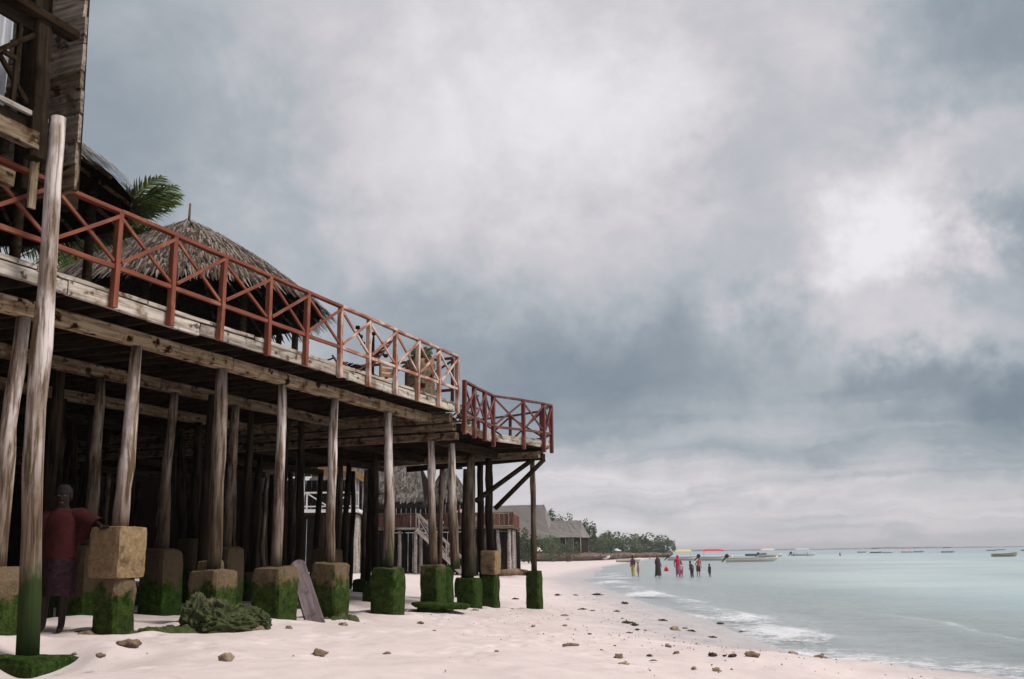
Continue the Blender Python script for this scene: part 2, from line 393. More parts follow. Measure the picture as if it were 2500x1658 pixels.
def leaf_mat(name, a, b, trans=.35):
    def fn(s):
        isl = s.n('ShaderNodeNewGeometry').outputs['Random Per Island']
        c = s.ramp(isl, [(0., a), (.6, tuple((x+y)/2 for x, y in zip(a, b))), (1., b)])
        d = bsdf(s, c, .6, None); tr = s.n('ShaderNodeBsdfTranslucent'); s.l(c, tr.inputs[0])
        m = s.n('ShaderNodeMixShader'); m.inputs[0].default_value = trans; s.l(d.outputs[0], m.inputs[1]); s.l(tr.outputs[0], m.inputs[2]); return m
    return material(name, fn)
M_PALM = leaf_mat('palm_leaf', (.05, .10, .025), (.24, .27, .06))
M_PALMY = leaf_mat('dry_palm_leaf', (.18, .13, .04), (.36, .27, .09))
M_LEAF = leaf_mat('tree_leaf', (.035, .065, .032), (.10, .15, .06))  # leaf tones raised to paint in some distance haze on far trees
M_LEAF2 = leaf_mat('pale_tree_leaf', (.07, .10, .05), (.15, .18, .09))
M_WEED = leaf_mat('seaweed', (.02, .022, .008), (.085, .075, .02), .15)
M_BARK = plain('bark', (.13, .10, .075)); M_SKIN = plain('dark_skin', (.055, .03, .02), .55, .1); M_SKIN2 = plain('skin', (.36, .20, .14), .55, .1)
M_WHITE = plain('white_paint', (.74, .72, .70), .5, .08); M_CURT = plain('white_cloth', (.66, .68, .72), .9, .06)
CL = {}
def cloth(r, g, b):
    k = (r, g, b)
    if k not in CL: CL[k] = plain('cloth_%d' % len(CL), k, .9, .22, 9.)
    return CL[k]

# ------------------------------------------------------------------ the ground and the sea
SH = np.array([(18, -60), (10, 0), (6, 10), (2.04, 17.3), (1.26, 17.8), (.1, 18.6), (-1.67, 20.4), (-2.91, 23.2), (-4.22, 27.2), (-5.27, 30.2), (-7.5, 35.1), (-11, 44), (-14.7, 53.4), (-20.1, 68), (-26.5, 93.5), (-34.4, 129), (-41.5, 167), (-54, 234), (-72, 330), (-120, 380), (-400, 500), (-3000, 900), (-20000, 2000)], float)
def sdist(x, y):
    x = np.asarray(x, float); y = np.asarray(y, float); best = np.full(x.shape, 1e18); sg = np.ones(x.shape)
    for a, b in zip(SH[:-1], SH[1:]):
        d = b-a; L = d@d; tt = np.clip(((x-a[0])*d[0]+(y-a[1])*d[1])/L, 0, 1)
        q = (x-a[0]-tt*d[0])**2+(y-a[1]-tt*d[1])**2
        c = d[0]*(y-a[1])-d[1]*(x-a[0])
        m = q < best-1e-9; best = np.where(m, q, best); sg = np.where(m, np.sign(c), sg)
    return np.sqrt(best)*sg
def ground0(x, y):
    s = sdist(x, y); far = np.clip((np.asarray(y, float)-35)/90, 0, 1)
    amp = 1.5-.95*far; ln = 9+11*far
    up = np.where(s > 0, amp*(1-np.exp(-np.maximum(s, 0)/ln))+np.clip(.02*(s-25), 0, 1.3), 0)
    return np.where(s > 0, up, np.maximum((.04-.026*far)*s, -3.0)), s
def ground(x, y):
    z, s = ground0(x, y)
    near = np.exp(-np.maximum(np.hypot(x, np.asarray(y)-12)-20, 0)/25.)
    land = np.clip((s-1.0)/4., 0, 1)
    z = z + land*near*(.11*vnoise(x*.55, y*.55, 1)+.045*vnoise(x*1.7, y*1.7, 2)+.014*vnoise(x*4.3, y*4.3, 3)) + np.clip(s/3, 0, 1)*.03*vnoise(x*.35+y*.2, y*.5, 6)
    return z
def gz(x, y): return float(ground(np.array([x]), np.array([y]))[0])
PRINTS = []
for (tx, ty, ang, n_, cv) in ((-6.3, 7.0, 1.2, 26, .02), (-4.0, 8.5, 1.75, 30, .012), (-6.9, 9.5, 1.5, 26, -.01), (-2.4, 9.0, 1.9, 22, .03), (-5.2, 12.5, 2.3, 18, -.03), (-7.6, 16.0, 1.9, 24, .0), (-3.5, 12.0, .9, 9, .05), (-5.0, 7.8, 2.6, 12, -.02)):
    for k in range(n_):
        tx += .36*math.cos(ang)*R(.85, 1.15); ty += .36*math.sin(ang)*R(.85, 1.15); ang += cv+R(-.06, .06)
        PRINTS.append((tx+.11*(-1)**k*math.sin(ang), ty-.11*(-1)**k*math.cos(ang), ang, R(.6, 1.)))
FEET = []   # footings scour the sand a little
def sand_z(X, Y):
    Z = ground(X, Y)
    near = np.exp(-np.maximum(np.hypot(X, Y-12)-16, 0)/12.); s = sdist(X, Y)
    Z += near*np.clip((s-2)/3, 0, 1)*(.012*np.minimum(vnoise(X*3.1+5, Y*3.1, 11), .0)*3+.010*vnoise(X*8, Y*8, 5)+.05*np.minimum(vnoise(X*1.9+Y*.8, Y*2.3, 15)+.18, 0))
    for (fx, fy, an, dp) in PRINTS:
        m = (np.abs(X-fx) < .4) & (np.abs(Y-fy) < .4)
        if m.any():
            dx_, dy_ = X[m]-fx, Y[m]-fy; u_ = (dx_*math.cos(an)+dy_*math.sin(an))/.15; w_ = (-dx_*math.sin(an)+dy_*math.cos(an))/.07; q_ = np.sqrt(u_*u_+w_*w_)
            Z[m] += dp*.7*(-.035*np.exp(-(q_)**4)+.014*np.exp(-((q_-1.5)/.4)**2))
    Z -= .34*np.exp(-((X+7.35)**2+(Y-6.95)**2)/.75)
    for (fx, fy, r_) in FEET:
        d = np.hypot(X-fx, Y-fy); Z -= .05*np.exp(-(d/r_)**2)-.045*np.exp(-((d-r_*1.5)/(r_*.5))**2)
    return Z
def f_sand(s):
    p = pos(s); z = s.sep(p)[2]
    n1 = s.noise(p, .8, 5, .6); n2 = s.noise(p, 7., 5, .65); n3 = s.noise(p, 120., 2, .5); n5 = s.noise(p, 22., 4, .65); n4 = s.noise(s.scale(p, (1., .45, 1.)), 2.2, 6, .7)
    c = s.mix(s.ss(n1, .3, .7), (.63, .53, .508), (.715, .615, .59))
    c = s.mix(s.ss(n2, .54, .76, 0., .5), c, (.45, .36, .325))
    c = s.mix(s.m('MULTIPLY', n3, .25), c, (.50, .42, .39))
    sh = s.n('ShaderNodeAttribute', attribute_name='shore').outputs['Fac']
    wet = s.ss(s.m('ADD', sh, s.m('MULTIPLY', s.m('SUBTRACT', n4, .5), 3.2)), 1.6, 5.0, 1., 0.)
    c = s.mix(wet, c, s.mix(s.ss(n4, .35, .65), (.40, .37, .368), (.48, .44, .435)))
    film = s.ss(s.m('ADD', sh, s.m('MULTIPLY', s.m('SUBTRACT', n4, .5), 2.4)), .3, 2.8, 1., 0.)
    return bsdf(s, c, s.m('ADD', .9, s.m('MULTIPLY', film, -.62)), s.m('ADD', s.m('ADD', n2, s.m('MULTIPLY', n5, .8)), s.m('ADD', n3, s.m('MULTIPLY', n1, 1.5))), .4, .02, .3)
M_SAND = material('sand', f_sand)

# the sea: clear over the sand at the edge, turquoise with depth, foam where it breaks
def shore_wob(X, Y): return .55*vnoise(X*.28+Y*.22, Y*.3, 21)+.3*vnoise(X*.9, Y*.9, 22)
def sea_z(X, Y):
    s = sdist(X, Y)+shore_wob(X, Y); near = np.exp(-np.maximum(np.hypot(X, Y)-40, 0)/60)
    z = near*(.05*vnoise(X*.9+Y*.5, Y*1.3-X*.6, 31)+.028*vnoise(X*2.6+Y*1.4, Y*3.1-X*1.5, 32))
    r1 = np.exp(-((s+1.15)/.38)**2)*.10*np.clip(.5+1.4*vnoise(X*.32+3, Y*.32, 33), 0, 1)
    r2 = np.exp(-((s+5.2)/.55)**2)*.07*np.clip(.2+2*vnoise(X*.22, Y*.22+7, 34), 0, 1)
    sw = np.exp(-(np.minimum(s+.9, 0)/1.2)**2)*(.06+.09*shore_wob(X, Y))
    return z*np.clip(-s/2.5, .15, 1)+r1+r2+sw
def f_sea(s):
    p = pos(s); at = s.n('ShaderNodeAttribute', attribute_name='depth').outputs['Fac']; fo = s.n('ShaderNodeAttribute', attribute_name='foam').outputs['Fac']
    big = s.noise(p, .035, 4, .6); n1 = s.noise(s.scale(p, (.9, 1.3, 1)), 1.6, 5, .6); n2 = s.noise(s.scale(p, (1., .6, 1.)), .35, 5, .6)
    col = s.mix(s.ss(at, .1, 2.2), (.49, .57, .55), (.27, .385, .40))
    col = s.mix(s.ss(big, .42, .62, 0., .45), col, (.235, .345, .385))
    op = s.ss(at, .0, .6, .05, .96)
    cd = s.n('ShaderNodeVectorMath', operation='LENGTH'); s.l(p, cd.inputs[0])
    bn = s.n('ShaderNodeBump'); bn.inputs['Distance'].default_value = .16
    n6 = s.noise(s.scale(p, (.35, 1.1, 1.)), 3.2, 4, .6, .4)
    s.l(s.m('ADD', s.m('ADD', s.m('MULTIPLY', n1, .5), s.m('MULTIPLY', n6, .3)), n2), bn.inputs['Height'])
    s.put(bn.inputs['Strength'], s.ss(cd.outputs['Value'], 15., 300., .95, .45))
    d = s.n('ShaderNodeBsdfDiffuse'); s.put(d.inputs[0], col)
    tr = s.n('ShaderNodeBsdfTransparent'); s.put(tr.inputs[0], (.90, .96, .95, 1))
    m1 = s.n('ShaderNodeMixShader'); s.put(m1.inputs[0], op); s.l(tr.outputs[0], m1.inputs[1]); s.l(d.outputs[0], m1.inputs[2])
    gl = s.n('ShaderNodeBsdfGlossy'); gl.inputs['Roughness'].default_value = .24; s.put(gl.inputs['Color'], (.92, .95, .97, 1)); s.l(bn.outputs[0], gl.inputs['Normal'])
    fr = s.n('ShaderNodeFresnel'); fr.inputs[0].default_value = 1.33; s.l(bn.outputs[0], fr.inputs['Normal'])
    m2 = s.n('ShaderNodeMixShader'); s.put(m2.inputs[0], s.m('MULTIPLY', fr.outputs[0], .62)); s.l(m1.outputs[0], m2.inputs[1]); s.l(gl.outputs[0], m2.inputs[2])
    fn_ = s.m('ADD', s.m('MULTIPLY', s.noise(p, 2.4, 6, .7, .6), .6), s.m('MULTIPLY', s.noise(p, 11., 5, .7), .4))
    fm = s.m('MULTIPLY', s.ss(s.m('ADD', fo, s.m('MULTIPLY', s.m('SUBTRACT', fn_, .5), 2.6)), .38, 1.0), s.ss(fo, .05, .3))
    fd = s.n('ShaderNodeBsdfDiffuse'); s.put(fd.inputs[0], (.70, .70, .71, 1))
    m3 = s.n('ShaderNodeMixShader'); s.put(m3.inputs[0], s.m('MULTIPLY', fm, .92)); s.l(m2.outputs[0], m3.inputs[1]); s.l(fd.outputs[0], m3.inputs[2])
    return m3
M_SEA = material('sea_water', f_sea)
def build_sea():
    xs = graded(-12, 10, .13, -6000, 9000, 1.13); ys = graded(14, 44, .13, -3000, 9000, 1.10)
    me, X, Y, Z = grid(xs, ys, sea_z)
    g, s = ground0(X, Y); s = s+shore_wob(X, Y)
    dep = np.maximum(Z-ground(X, Y), 0)
    n = np.clip(.62+1.1*vnoise(X*.32+3, Y*.32, 33), 0, 1); n5 = np.clip(.2+2*vnoise(X*.22, Y*.22+7, 34), 0, 1)
    near = np.exp(-np.maximum(np.hypot(X, Y)-60, 0)/120.)
    foam = .92*n*np.exp(-((s+1.0)/.8)**2)+0.88*np.clip(.7+1.2*vnoise(X*.45+2, Y*.45, 61), .2, 1)*np.exp(-(dep/.095)**2)*np.exp(-(s/3.)**2)+.62*n5*np.exp(-((s+5.3+1.2*vnoise(X*.15,Y*.15,50))/.45)**2)+.7*np.clip(-.1+2.2*vnoise(X*.3+9, Y*.12, 44), 0, 1)*np.exp(-((s+2.6)/.5)**2)+.25*np.exp(-((s+2.2)/1.0)**2)*np.clip(.3+1.5*vnoise(X*.5, Y*.5, 41), 0, 1)
    foam = foam*near
    for nm, a in (('depth', dep), ('foam', foam)):
        at = me.attributes.new(nm, 'FLOAT', 'POINT'); at.data.foreach_set('value', a.ravel().astype(np.float32))
    obj('sea', me, M_SEA, kind='structure', label='pale turquoise shallow sea with small breaking wavelets')
build_sea()

# ------------------------------------------------------------------ the timber pier (deck edge along x = -8.35)
PX, PY, PZ = -9., 10., 1.0
pier = thing('timber_pier', 'long weathered timber pier deck on tall poles with red crossed railing', 'pier', (PX, PY, PZ))
def PW(p): return (p[0]-PX, p[1]-PY, p[2]-PZ)
def pbeam(name, p0, p1, w, h, mat, **kw): return beam(name, PW(p0), PW(p1), w, h, mat, pier, **kw)
POLES = {}
def pole_var(kind):
    if kind not in POLES: POLES[kind] = []
    if len(POLES[kind]) < 7:
        rb = {'f': .088, 'd': .085}[kind]*R(.88, 1.12); POLES[kind].append(pole(1., rb, rb*R(.72, .85), .0, 10, 9))
    return None
def make_pole(H, rb, rt, bend): return pole(H, rb, rt, bend)
POOL = [pole(3.2, .085*R(.85, 1.15), .068*R(.85, 1.15), .07) for _ in range(9)]
FOOTP = [rough_block(.5, .5, 1.0, .03, 6, k) for k in range(5)]
def pile(root, W, x, y, ztop, zfoot, fw=.5, fd=.5, mat=None, rb=None, rt=None, lean=(0, 0), bend=.05, fmat=None, two=None, foot=True):
    """a pole from its block up to ztop; the block reaches below the sand"""
    g = gz(x, y); H = ztop-zfoot+.05
    mat = mat or M_POLE
    if rb: me = pole(H, rb, rt, bend)
    else: me = None
    base = Vector(W((x-lean[0], y-lean[1], zfoot-.05))); top = Vector(W((x, y, ztop)))
    if me is None:
        me = random.choice(POOL); L = (top-base).length
        d = (top-base).normalized(); M = Matrix.Translation(base) @ d.to_track_quat('Z', 'Y').to_matrix().to_4x4() @ Matrix.Rotation(R(0, 6.28), 4, 'Z') @ Matrix.Diagonal((1, 1, L/3.2, 1))
    else:
        d = (top-base).normalized(); M = Matrix.Translation(base) @ d.to_track_quat('Z', 'Y').to_matrix().to_4x4() @ Matrix.Rotation(R(0, 6.28), 4, 'Z')
    p = obj('pole', me, mat, root, M)
    if foot:
        bx, by = x-lean[0], y-lean[1]
        FEET.append((bx, by, max(fw, fd)*.62))
        if two:
            zm, fw2 = two
            obj('footing_block', rough_block(fw, fd, zfoot-zm, .014, 8, x), M_STONE, p, T(*W((bx, by, zm))), label='square tan sandstone block capping the mossy footing')
            obj('footing_block', rough_block(fw2, fw2, zm-g+.35, .035, 8, y, .0), M_MOSS, p, T(*W((bx, by, g-.35))))
        elif rb: obj('footing_block', rough_block(fw, fd, zfoot-g+.6, .028, 8, x+y), fmat or M_MOSS, p, T(*W((bx, by, g-.6))))
        else:
            M = T(*W((bx, by, g-.35))) @ Matrix.Rotation(R(-.08, .08), 4, 'Z') @ Matrix.Diagonal((fw/.5, fd/.5, zfoot-g+.35, 1))
            obj('footing_block', random.choice(FOOTP), fmat or M_MOSSD, p, M)
    return p
ZB = 4.66      # underside of the main beams
# front row, as seen: (y, top of the block, block size, lean, base and top radius)
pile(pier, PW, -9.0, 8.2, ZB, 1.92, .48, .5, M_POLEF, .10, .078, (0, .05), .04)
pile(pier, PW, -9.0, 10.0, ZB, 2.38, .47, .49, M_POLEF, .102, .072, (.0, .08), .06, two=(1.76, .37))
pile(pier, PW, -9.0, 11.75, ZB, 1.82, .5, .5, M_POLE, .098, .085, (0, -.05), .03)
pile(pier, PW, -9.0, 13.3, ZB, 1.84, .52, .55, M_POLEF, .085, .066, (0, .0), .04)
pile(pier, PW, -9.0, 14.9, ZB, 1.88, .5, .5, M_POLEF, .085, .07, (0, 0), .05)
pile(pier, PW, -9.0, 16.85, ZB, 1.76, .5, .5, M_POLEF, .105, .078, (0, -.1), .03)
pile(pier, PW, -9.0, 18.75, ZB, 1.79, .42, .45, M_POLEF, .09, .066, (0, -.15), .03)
for i, X in enumerate((-11.07, -13.2, -15.3, -17.4, -19.5, -21.6)):
    y = abs(X)/1.2+R(0, .8)
    while y < 18.6:
        k = random.random()
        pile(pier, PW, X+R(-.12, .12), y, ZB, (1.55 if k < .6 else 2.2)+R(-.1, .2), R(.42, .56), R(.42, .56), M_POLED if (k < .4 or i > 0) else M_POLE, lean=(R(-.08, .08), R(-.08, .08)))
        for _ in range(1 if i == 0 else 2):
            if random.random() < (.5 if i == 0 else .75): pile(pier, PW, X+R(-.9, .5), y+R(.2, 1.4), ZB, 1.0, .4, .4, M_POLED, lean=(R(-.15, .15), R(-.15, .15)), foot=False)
        y += R(1.55, 1.95)
pile(pier, PW, -9.25, 12.05, ZB, 1.95, .3, .3, M_POLE, .055, .05, (0, 0), .02)   # thin pole doubling the third one
# main beams along the pier, in lengths that butt at the poles
def beam_run(X, ys, w, h, z0, mat):
    for a, b in zip(ys[:-1], ys[1:]):
        pbeam('main_beam', (X+R(-.015, .015), a, z0+h/2), (X+R(-.015, .015), b-.012, z0+h/2), w, h, mat, jit=.008, seg=5, key=a)
M_BEAMF = wood('lit_tan_beam', (.06, .038, .02), (.36, .265, .165), (.60, .49, .36), (.085, .030, .010), 1.)  # lightened copy of the beam timber, light on the front painted in
beam_run(-9.0, [-6., 0., 4.0, 8.3, 11.9, 15.0, 18.72], .17, .185, ZB, M_BEAMF)
for X in (-11.07, -13.2, -15.3, -17.4, -19.5, -21.6, -23.8, -26.):
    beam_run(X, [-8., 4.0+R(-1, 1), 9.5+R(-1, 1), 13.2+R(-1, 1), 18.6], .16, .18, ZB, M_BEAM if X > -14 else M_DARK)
y = -9.; k = 0
while y < 18.5:
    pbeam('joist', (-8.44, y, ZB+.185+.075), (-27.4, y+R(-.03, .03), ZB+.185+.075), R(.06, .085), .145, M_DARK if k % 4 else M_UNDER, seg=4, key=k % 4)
    y += R(.40, .52); k += 1
x = -8.36
while x > -27.6:
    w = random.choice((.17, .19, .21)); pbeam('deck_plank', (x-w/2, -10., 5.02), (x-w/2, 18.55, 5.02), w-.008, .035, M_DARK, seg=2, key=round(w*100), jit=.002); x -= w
# fascia boards of the deck edge, two courses
for zc_, h, off in ((4.925, .155, 0.), (5.035, .05, .012)):
    y = 3.6+off*40
    while y < 18.5:
        L = min(R(1.5, 2.9), 18.56-y)
        if L < .5: L = 18.56-y
        pbeam('fascia_board', (-8.375+off, y, zc_+R(-.008, .008)), (-8.375+off+R(-.01, .01), y+L-.012, zc_+R(-.012, .012)), .055, h*R(.9, 1.08), M_FASC, jit=.006, seg=5, key=y)
        y += L
# stacked cross timbers closing the end of the upper deck, continued landward to shut out sky
for zc_, h, x1 in ((4.745, .20, -8.5), (4.545, .14, -8.42), (4.36, .14, -8.36)):
    pbeam('end_timber', (x1, 18.66, zc_), (-27.3, 18.66, zc_), .16, h, M_BEAM, jit=.008)
pbeam('end_timber', (-8.42, 18.60, 4.93), (-27.3, 18.60, 4.93), .06, .15, M_BEAM, jit=.006, seg=5)  # added end board covering the slit where sky showed through
pbeam('light_block_board', (-8.7, 18.80, 4.66), (-27.3, 18.80, 4.66), .04, .62, M_DARK)  # backing board added to stop sky light between the end timbers
# railing
def railing(root, W, pts, ztop, zlow, zpost, mat, mat2=None, step=None, wp=.075, names=True, pmat=None):
    """posts at pts, top and bottom rail, crossed braces between"""
    for i, (x, y) in enumerate(pts):
        m_ = mat2 if (mat2 and i >= step) else mat
        p0, p1 = Vector(W((x, y+R(-.012, .012), zpost-R(0, .04)))), Vector(W((x+R(-.012, .012), y+R(-.012, .012), ztop-.02)))
        obj('rail_post', timber((p1-p0).length, wp, wp*1.05, .003), m_, root, frame(p0, p1, (1, 0, 0) if names else (0, 1, 0)))
        if i == len(pts)-1: break
        x2, y2 = pts[i+1]; d = Vector((x2-x, y2-y, 0)); L = d.length; d /= L; o = wp*.5+.004
        a, b = Vector((x, y, 0)), Vector((x2, y2, 0))
        def P(q, z): return Vector(W((q.x, q.y, z)))
        m_ = mat2 if (mat2 and i >= step) else mat
        beam('top_rail', P(a-d*(.02 if i == 0 else 0), ztop+R(-.008, .008)), P(b-d*.004, ztop+R(-.008, .008)), .085, .045, m_, root, jit=.003, key=i % 4)
        beam('bottom_rail', P(a+d*o, zlow), P(b-d*o, zlow), .045, .055, m_, root, jit=.003, key=i % 4)
        beam('rail_brace', P(a+d*o, ztop-.05-R(0, .03)), P(b-d*o, zlow+.045+R(0, .03)), .03, .042, m_, root, jit=.002)
        side = d.cross(Vector((0, 0, 1)))*.036
        beam('rail_brace', P(a+d*o+side, zlow+.045+R(0, .03)), P(b-d*o+side, ztop-.05-R(0, .03)), .03, .042, m_, root, jit=.002)
RAILY = [4.9, 5.85, 6.82, 7.8, 8.80, 9.78, 10.77, 11.85, 12.84, 13.87, 14.83, 15.8, 16.71, 17.65, 18.55]
railing(pier, PW, [(-8.30, y) for y in RAILY], 6.0, 5.32, 4.85, M_RED, M_REDGLARE, 9)
railing(pier, PW, [(-8.44, 18.60), (-9.5, 18.6), (-10.6, 18.6), (-11.7, 18.6)], 5.99, 5.32, 5.05, M_REDP, wp=.06)

# ------------------------------------------------------------------ the lower viewing platform at the pier's end
plat = thing('viewing_platform', 'lower angled timber platform with red railing at the end of the long pier', 'platform', (-9.3, 22.3, .7))
QW = lambda p: (p[0]+9.3, p[1]-22.3, p[2]-.7)
PP = [(-8.22, 18.72), (-8.30, 19.42), (-8.36, 20.15), (-8.42, 20.8), (-8.02, 21.68), (-7.78, 22.42), (-7.72, 22.80)]
railing(plat, QW, PP[:4], 5.5, 4.82, 4.42, M_REDP, wp=.08)
railing(plat, QW, PP[3:], 5.5, 4.80, 4.36, M_REDP, wp=.08)
railing(plat, QW, [(-7.72, 22.80), (-8.28, 23.68), (-9.3, 24.12), (-10.3, 24.4), (-11.4, 24.7)], 5.5, 4.80, 4.36, M_REDP, wp=.07)
poly = PP+[(-8.28, 23.68), (-9.3, 24.12), (-11.4, 24.7), (-14, 25.3), (-22.0, 26.4)]
def pbx(y):   # seaward edge of the platform at y
    best = -99
    for (xa, ya), (xb, yb) in zip(poly[:-1], poly[1:]):
        if min(ya, yb) <= y <= max(ya, yb) and abs(yb-ya) > 1e-6: best = max(best, xa+(xb-xa)*(y-ya)/(yb-ya))
    return best
y = 18.85; k = 0
while y < 26.3:
    x1 = pbx(y)-.12
    beam('deck_plank', QW((x1, y, 4.62)), QW((-27.3, y, 4.62)), .195, .04, M_DARK, plat, jit=.002, key=k); y += .2; k += 1
for X in (-9.1, -11.2, -13.4, -15.6, -17.6, -20., -22.5, -25.):
    beam('main_beam', QW((X, 18.8, 4.36)), QW((X, 24.0 if X > -10 else 25.2, 4.36)), .15, .17, M_UNDER, plat, jit=.007, key=X)
for y in (19.6, 21.0, 22.3, 23.4, 24.5):
    beam('joist', QW((pbx(y)-.15, y, 4.52)), QW((-27.2, y, 4.52)), .09, .13, M_UNDER, plat, jit=.005, key=y)
beam('cross_beam', QW((-7.95, 22.55, 4.30)), QW((-12.5, 23.0, 4.30)), .14, .16, M_BEAM, plat, jit=.007)
beam('cross_beam', QW((-8.05, 23.15, 4.30)), QW((-12.5, 24.6, 4.28)), .13, .15, M_UNDER, plat, jit=.007)
for (a, b) in zip(poly[:-4], poly[1:-3]):
    d = (Vector(b)-Vector(a)); d = d/d.length*.005
    beam('fascia_board', QW((a[0]-.06+d[0], a[1]+d[1], 4.56)), QW((b[0]-.06-d[0], b[1]-d[1], 4.54)), .05, .17, M_FASC if a[1] > 20 else M_BEAM, plat, jit=.006, seg=4)
pile(plat, QW, -8.78, 19.3, 4.3, 1.74, .16, .16, M_POLEF, .10, .078, (0, -.2), .03, foot=False)
pile(plat, QW, -9.48, 21.95, 4.26, 1.45, .5, .46, M_POLE, .115, .095, (0, .12), .03, fmat=M_MOSSALL)
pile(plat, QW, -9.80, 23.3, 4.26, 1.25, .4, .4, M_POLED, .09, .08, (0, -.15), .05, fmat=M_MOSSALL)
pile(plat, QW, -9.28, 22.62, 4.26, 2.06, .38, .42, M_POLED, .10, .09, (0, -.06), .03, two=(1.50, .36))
pile(plat, QW, -8.42, 23.35, 4.26, 1.58, .34, .34, M_POLE, .075, .062, (0, .0), .03, fmat=M_MOSSALL)
for X in (-11.3, -13.4, -15.6, -17.6, -20., -22.5):
    for y in (19.9, 21.9, 24.0, 25.1):
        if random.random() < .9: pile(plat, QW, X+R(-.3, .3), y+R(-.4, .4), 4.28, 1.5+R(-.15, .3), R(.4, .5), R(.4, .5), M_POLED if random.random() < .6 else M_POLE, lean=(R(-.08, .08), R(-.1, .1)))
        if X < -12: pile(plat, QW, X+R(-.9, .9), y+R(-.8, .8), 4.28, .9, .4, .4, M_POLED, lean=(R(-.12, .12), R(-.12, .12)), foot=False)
for a, b in (((-9.42, 22.1, 3.22), (-8.28, 23.22, 4.3)), ((-9.2, 22.78, 3.06), (-8.12, 23.4, 4.26))):
    obj('diagonal_brace', tube([QW(a), QW(b)], [.062, .058], 8), M_UNDER, plat)
# mossy drum beside the corner footing
mc = loft([ell(0, 0, z, .19+.015*math.sin(z*9), .19, 14, .05, 3) for z in (-.3, 0, .3, .6, .85)]+[ell(0, 0, .93, .12, .12, 14)])
tag(obj('concrete_drum', mc, M_MOSSALL, None, T(-9.0, 19.42, gz(-9, 19.42))), 'round-topped concrete drum furred with green moss beside the pier footings', 'drum')

# ------------------------------------------------------------------ two-storey balcony building in front of the pier
bld = thing('balcony_building', 'dark two-storey timber building with upper balcony and plank-clad corner', 'building', (-8., 7.5, 1.0))
BW = lambda p: (p[0]+8., p[1]-7.5, p[2]-1.)
pile(bld, BW, -8.0, 7.50, 6.6, 1.09, .76, .62, M_POLEF, .104, .080, (.0, -.2), .05, fmat=M_MOSSALL)
beam('floor_edge', BW((-8.02, -9., 6.50)), BW((-8.02, 7.37, 6.50)), .05, .05, M_STAIR, bld)
beam('edge_beam', BW((-8.0, -9., 6.21)), BW((-8.0, 7.24, 6.21)), .10, .185, M_BEAM, bld, jit=.008, seg=5)
beam('edge_board', BW((-8.09, -9., 6.39)), BW((-8.09, 7.30, 6.39)), .05, .15, M_DARK, bld)
beam('lower_beam', BW((-8.1, -9., 5.76)), BW((-8.1, 7.06, 5.76)), .12, .17, M_BEAM, bld, jit=.008, seg=5)
for y in np.arange(-9., 7.3, .55): beam('floor_joist', BW((-8.08, y, 6.08)), BW((-12.5, y, 6.08)), .08, .15, M_DARK, bld)
for x in np.arange(-8.2, -12.5, -.24): beam('floor_plank', BW((x, -9., 6.45)), BW((x, 7.3, 6.45)), .23, .035, M_DARK, bld, key=1)
beam('corner_post', BW((-8.05, 7.27, 6.05)), BW((-8.05, 7.20, 7.60)), .17, .19, M_DARK, bld)
beam('handrail', BW((-8.0, -9., 7.60)), BW((-8.0, 7.62, 7.60)), .16, .10, M_UNDER, bld, jit=.008, seg=4)
beam('rail_board', BW((-8.06, -9., 7.47)), BW((-8.06, 7.2, 7.47)), .04, .13, M_DARK, bld)
for (ya, yb) in ((5.45, 6.3), (6.3, 7.15)):
    beam('rail_brace', BW((-8.03, ya, 6.62)), BW((-8.03, yb, 7.40)), .035, .05, M_UNDER, bld)
    beam('rail_brace', BW((-8.07, ya, 7.40)), BW((-8.07, yb, 6.62)), .035, .05, M_UNDER, bld)
beam('rail_stile', BW((-8.05, 6.95, 6.55)), BW((-8.05, 6.95, 7.42)), .04, .05, M_UNDER, bld)
beam('mid_rail', BW((-8.05, 4.6, 7.02)), BW((-8.05, 6.95, 7.02)), .035, .05, M_UNDER, bld)
obj('white_curtain', loft([[Vector((-.04+.05*math.sin(j*1.7), -.14+.04*j, z)) for j in range(9)] for z in np.linspace(0, 2.4, 5)], close=False, capb=False, capt=False), M_CURT, bld, T(*BW((-8.45, 7.08, 6.5))) @ Matrix.Diagonal((1, .6, 1, 1)))
for k, y in enumerate(np.arange(-9., 7.2, .3)): beam('wall_board', BW((-9.4, y, 6.5)), BW((-9.4, y, 8.7)), .29, .03, M_DARK, bld, key=k % 5)  # dark boards added close behind the balcony to fill in interior shade
for k, x in enumerate(np.arange(-7.5, -12.5, -.3)): beam('roof_board', BW((x, -9., 8.75)), BW((x, 7.2, 8.75)), .29, .03, M_DARK, bld, key=2)  # unseen overhanging roof, put over the balcony to shade it
M_CLAD = wood('weathered_cladding', (.06, .046, .036), (.25, .205, .165), (.44, .39, .34), (.085, .06, .042), .8)
# plank-clad corner column facing the beach
z = 5.88; k = 0
while z < 9.4:
    h = R(.22, .34); o = R(-.015, .015)
    beam('cladding_plank', BW((-9.25, 7.90+o, z+h/2)), BW((-8.02 + .02*(z-5.9)+R(-.012, .012)-.15*max(0, (z-5.9)/2.3), 7.84+o, z+h/2+R(.0, .02))), .05, h-.008, M_CLAD if k not in (0, 4) else M_BEAM, bld, jit=.012, seg=5, key=k)
    z += h; k += 1
beam('column_core', BW((-8.62, 8.0, 5.92)), BW((-8.72, 8.0, 9.4)), .18, .8, M_DARK, bld)
beam('hanger_strip', BW((-8.12, 7.36, 6.1)), BW((-8.12, 7.36, 5.55)), .035, .09, M_BEAM, bld)
beam('under_board', BW((-8.9, -9., 5.6)), BW((-8.9, 7.6, 5.6)), .04, .95, M_DARK, bld)

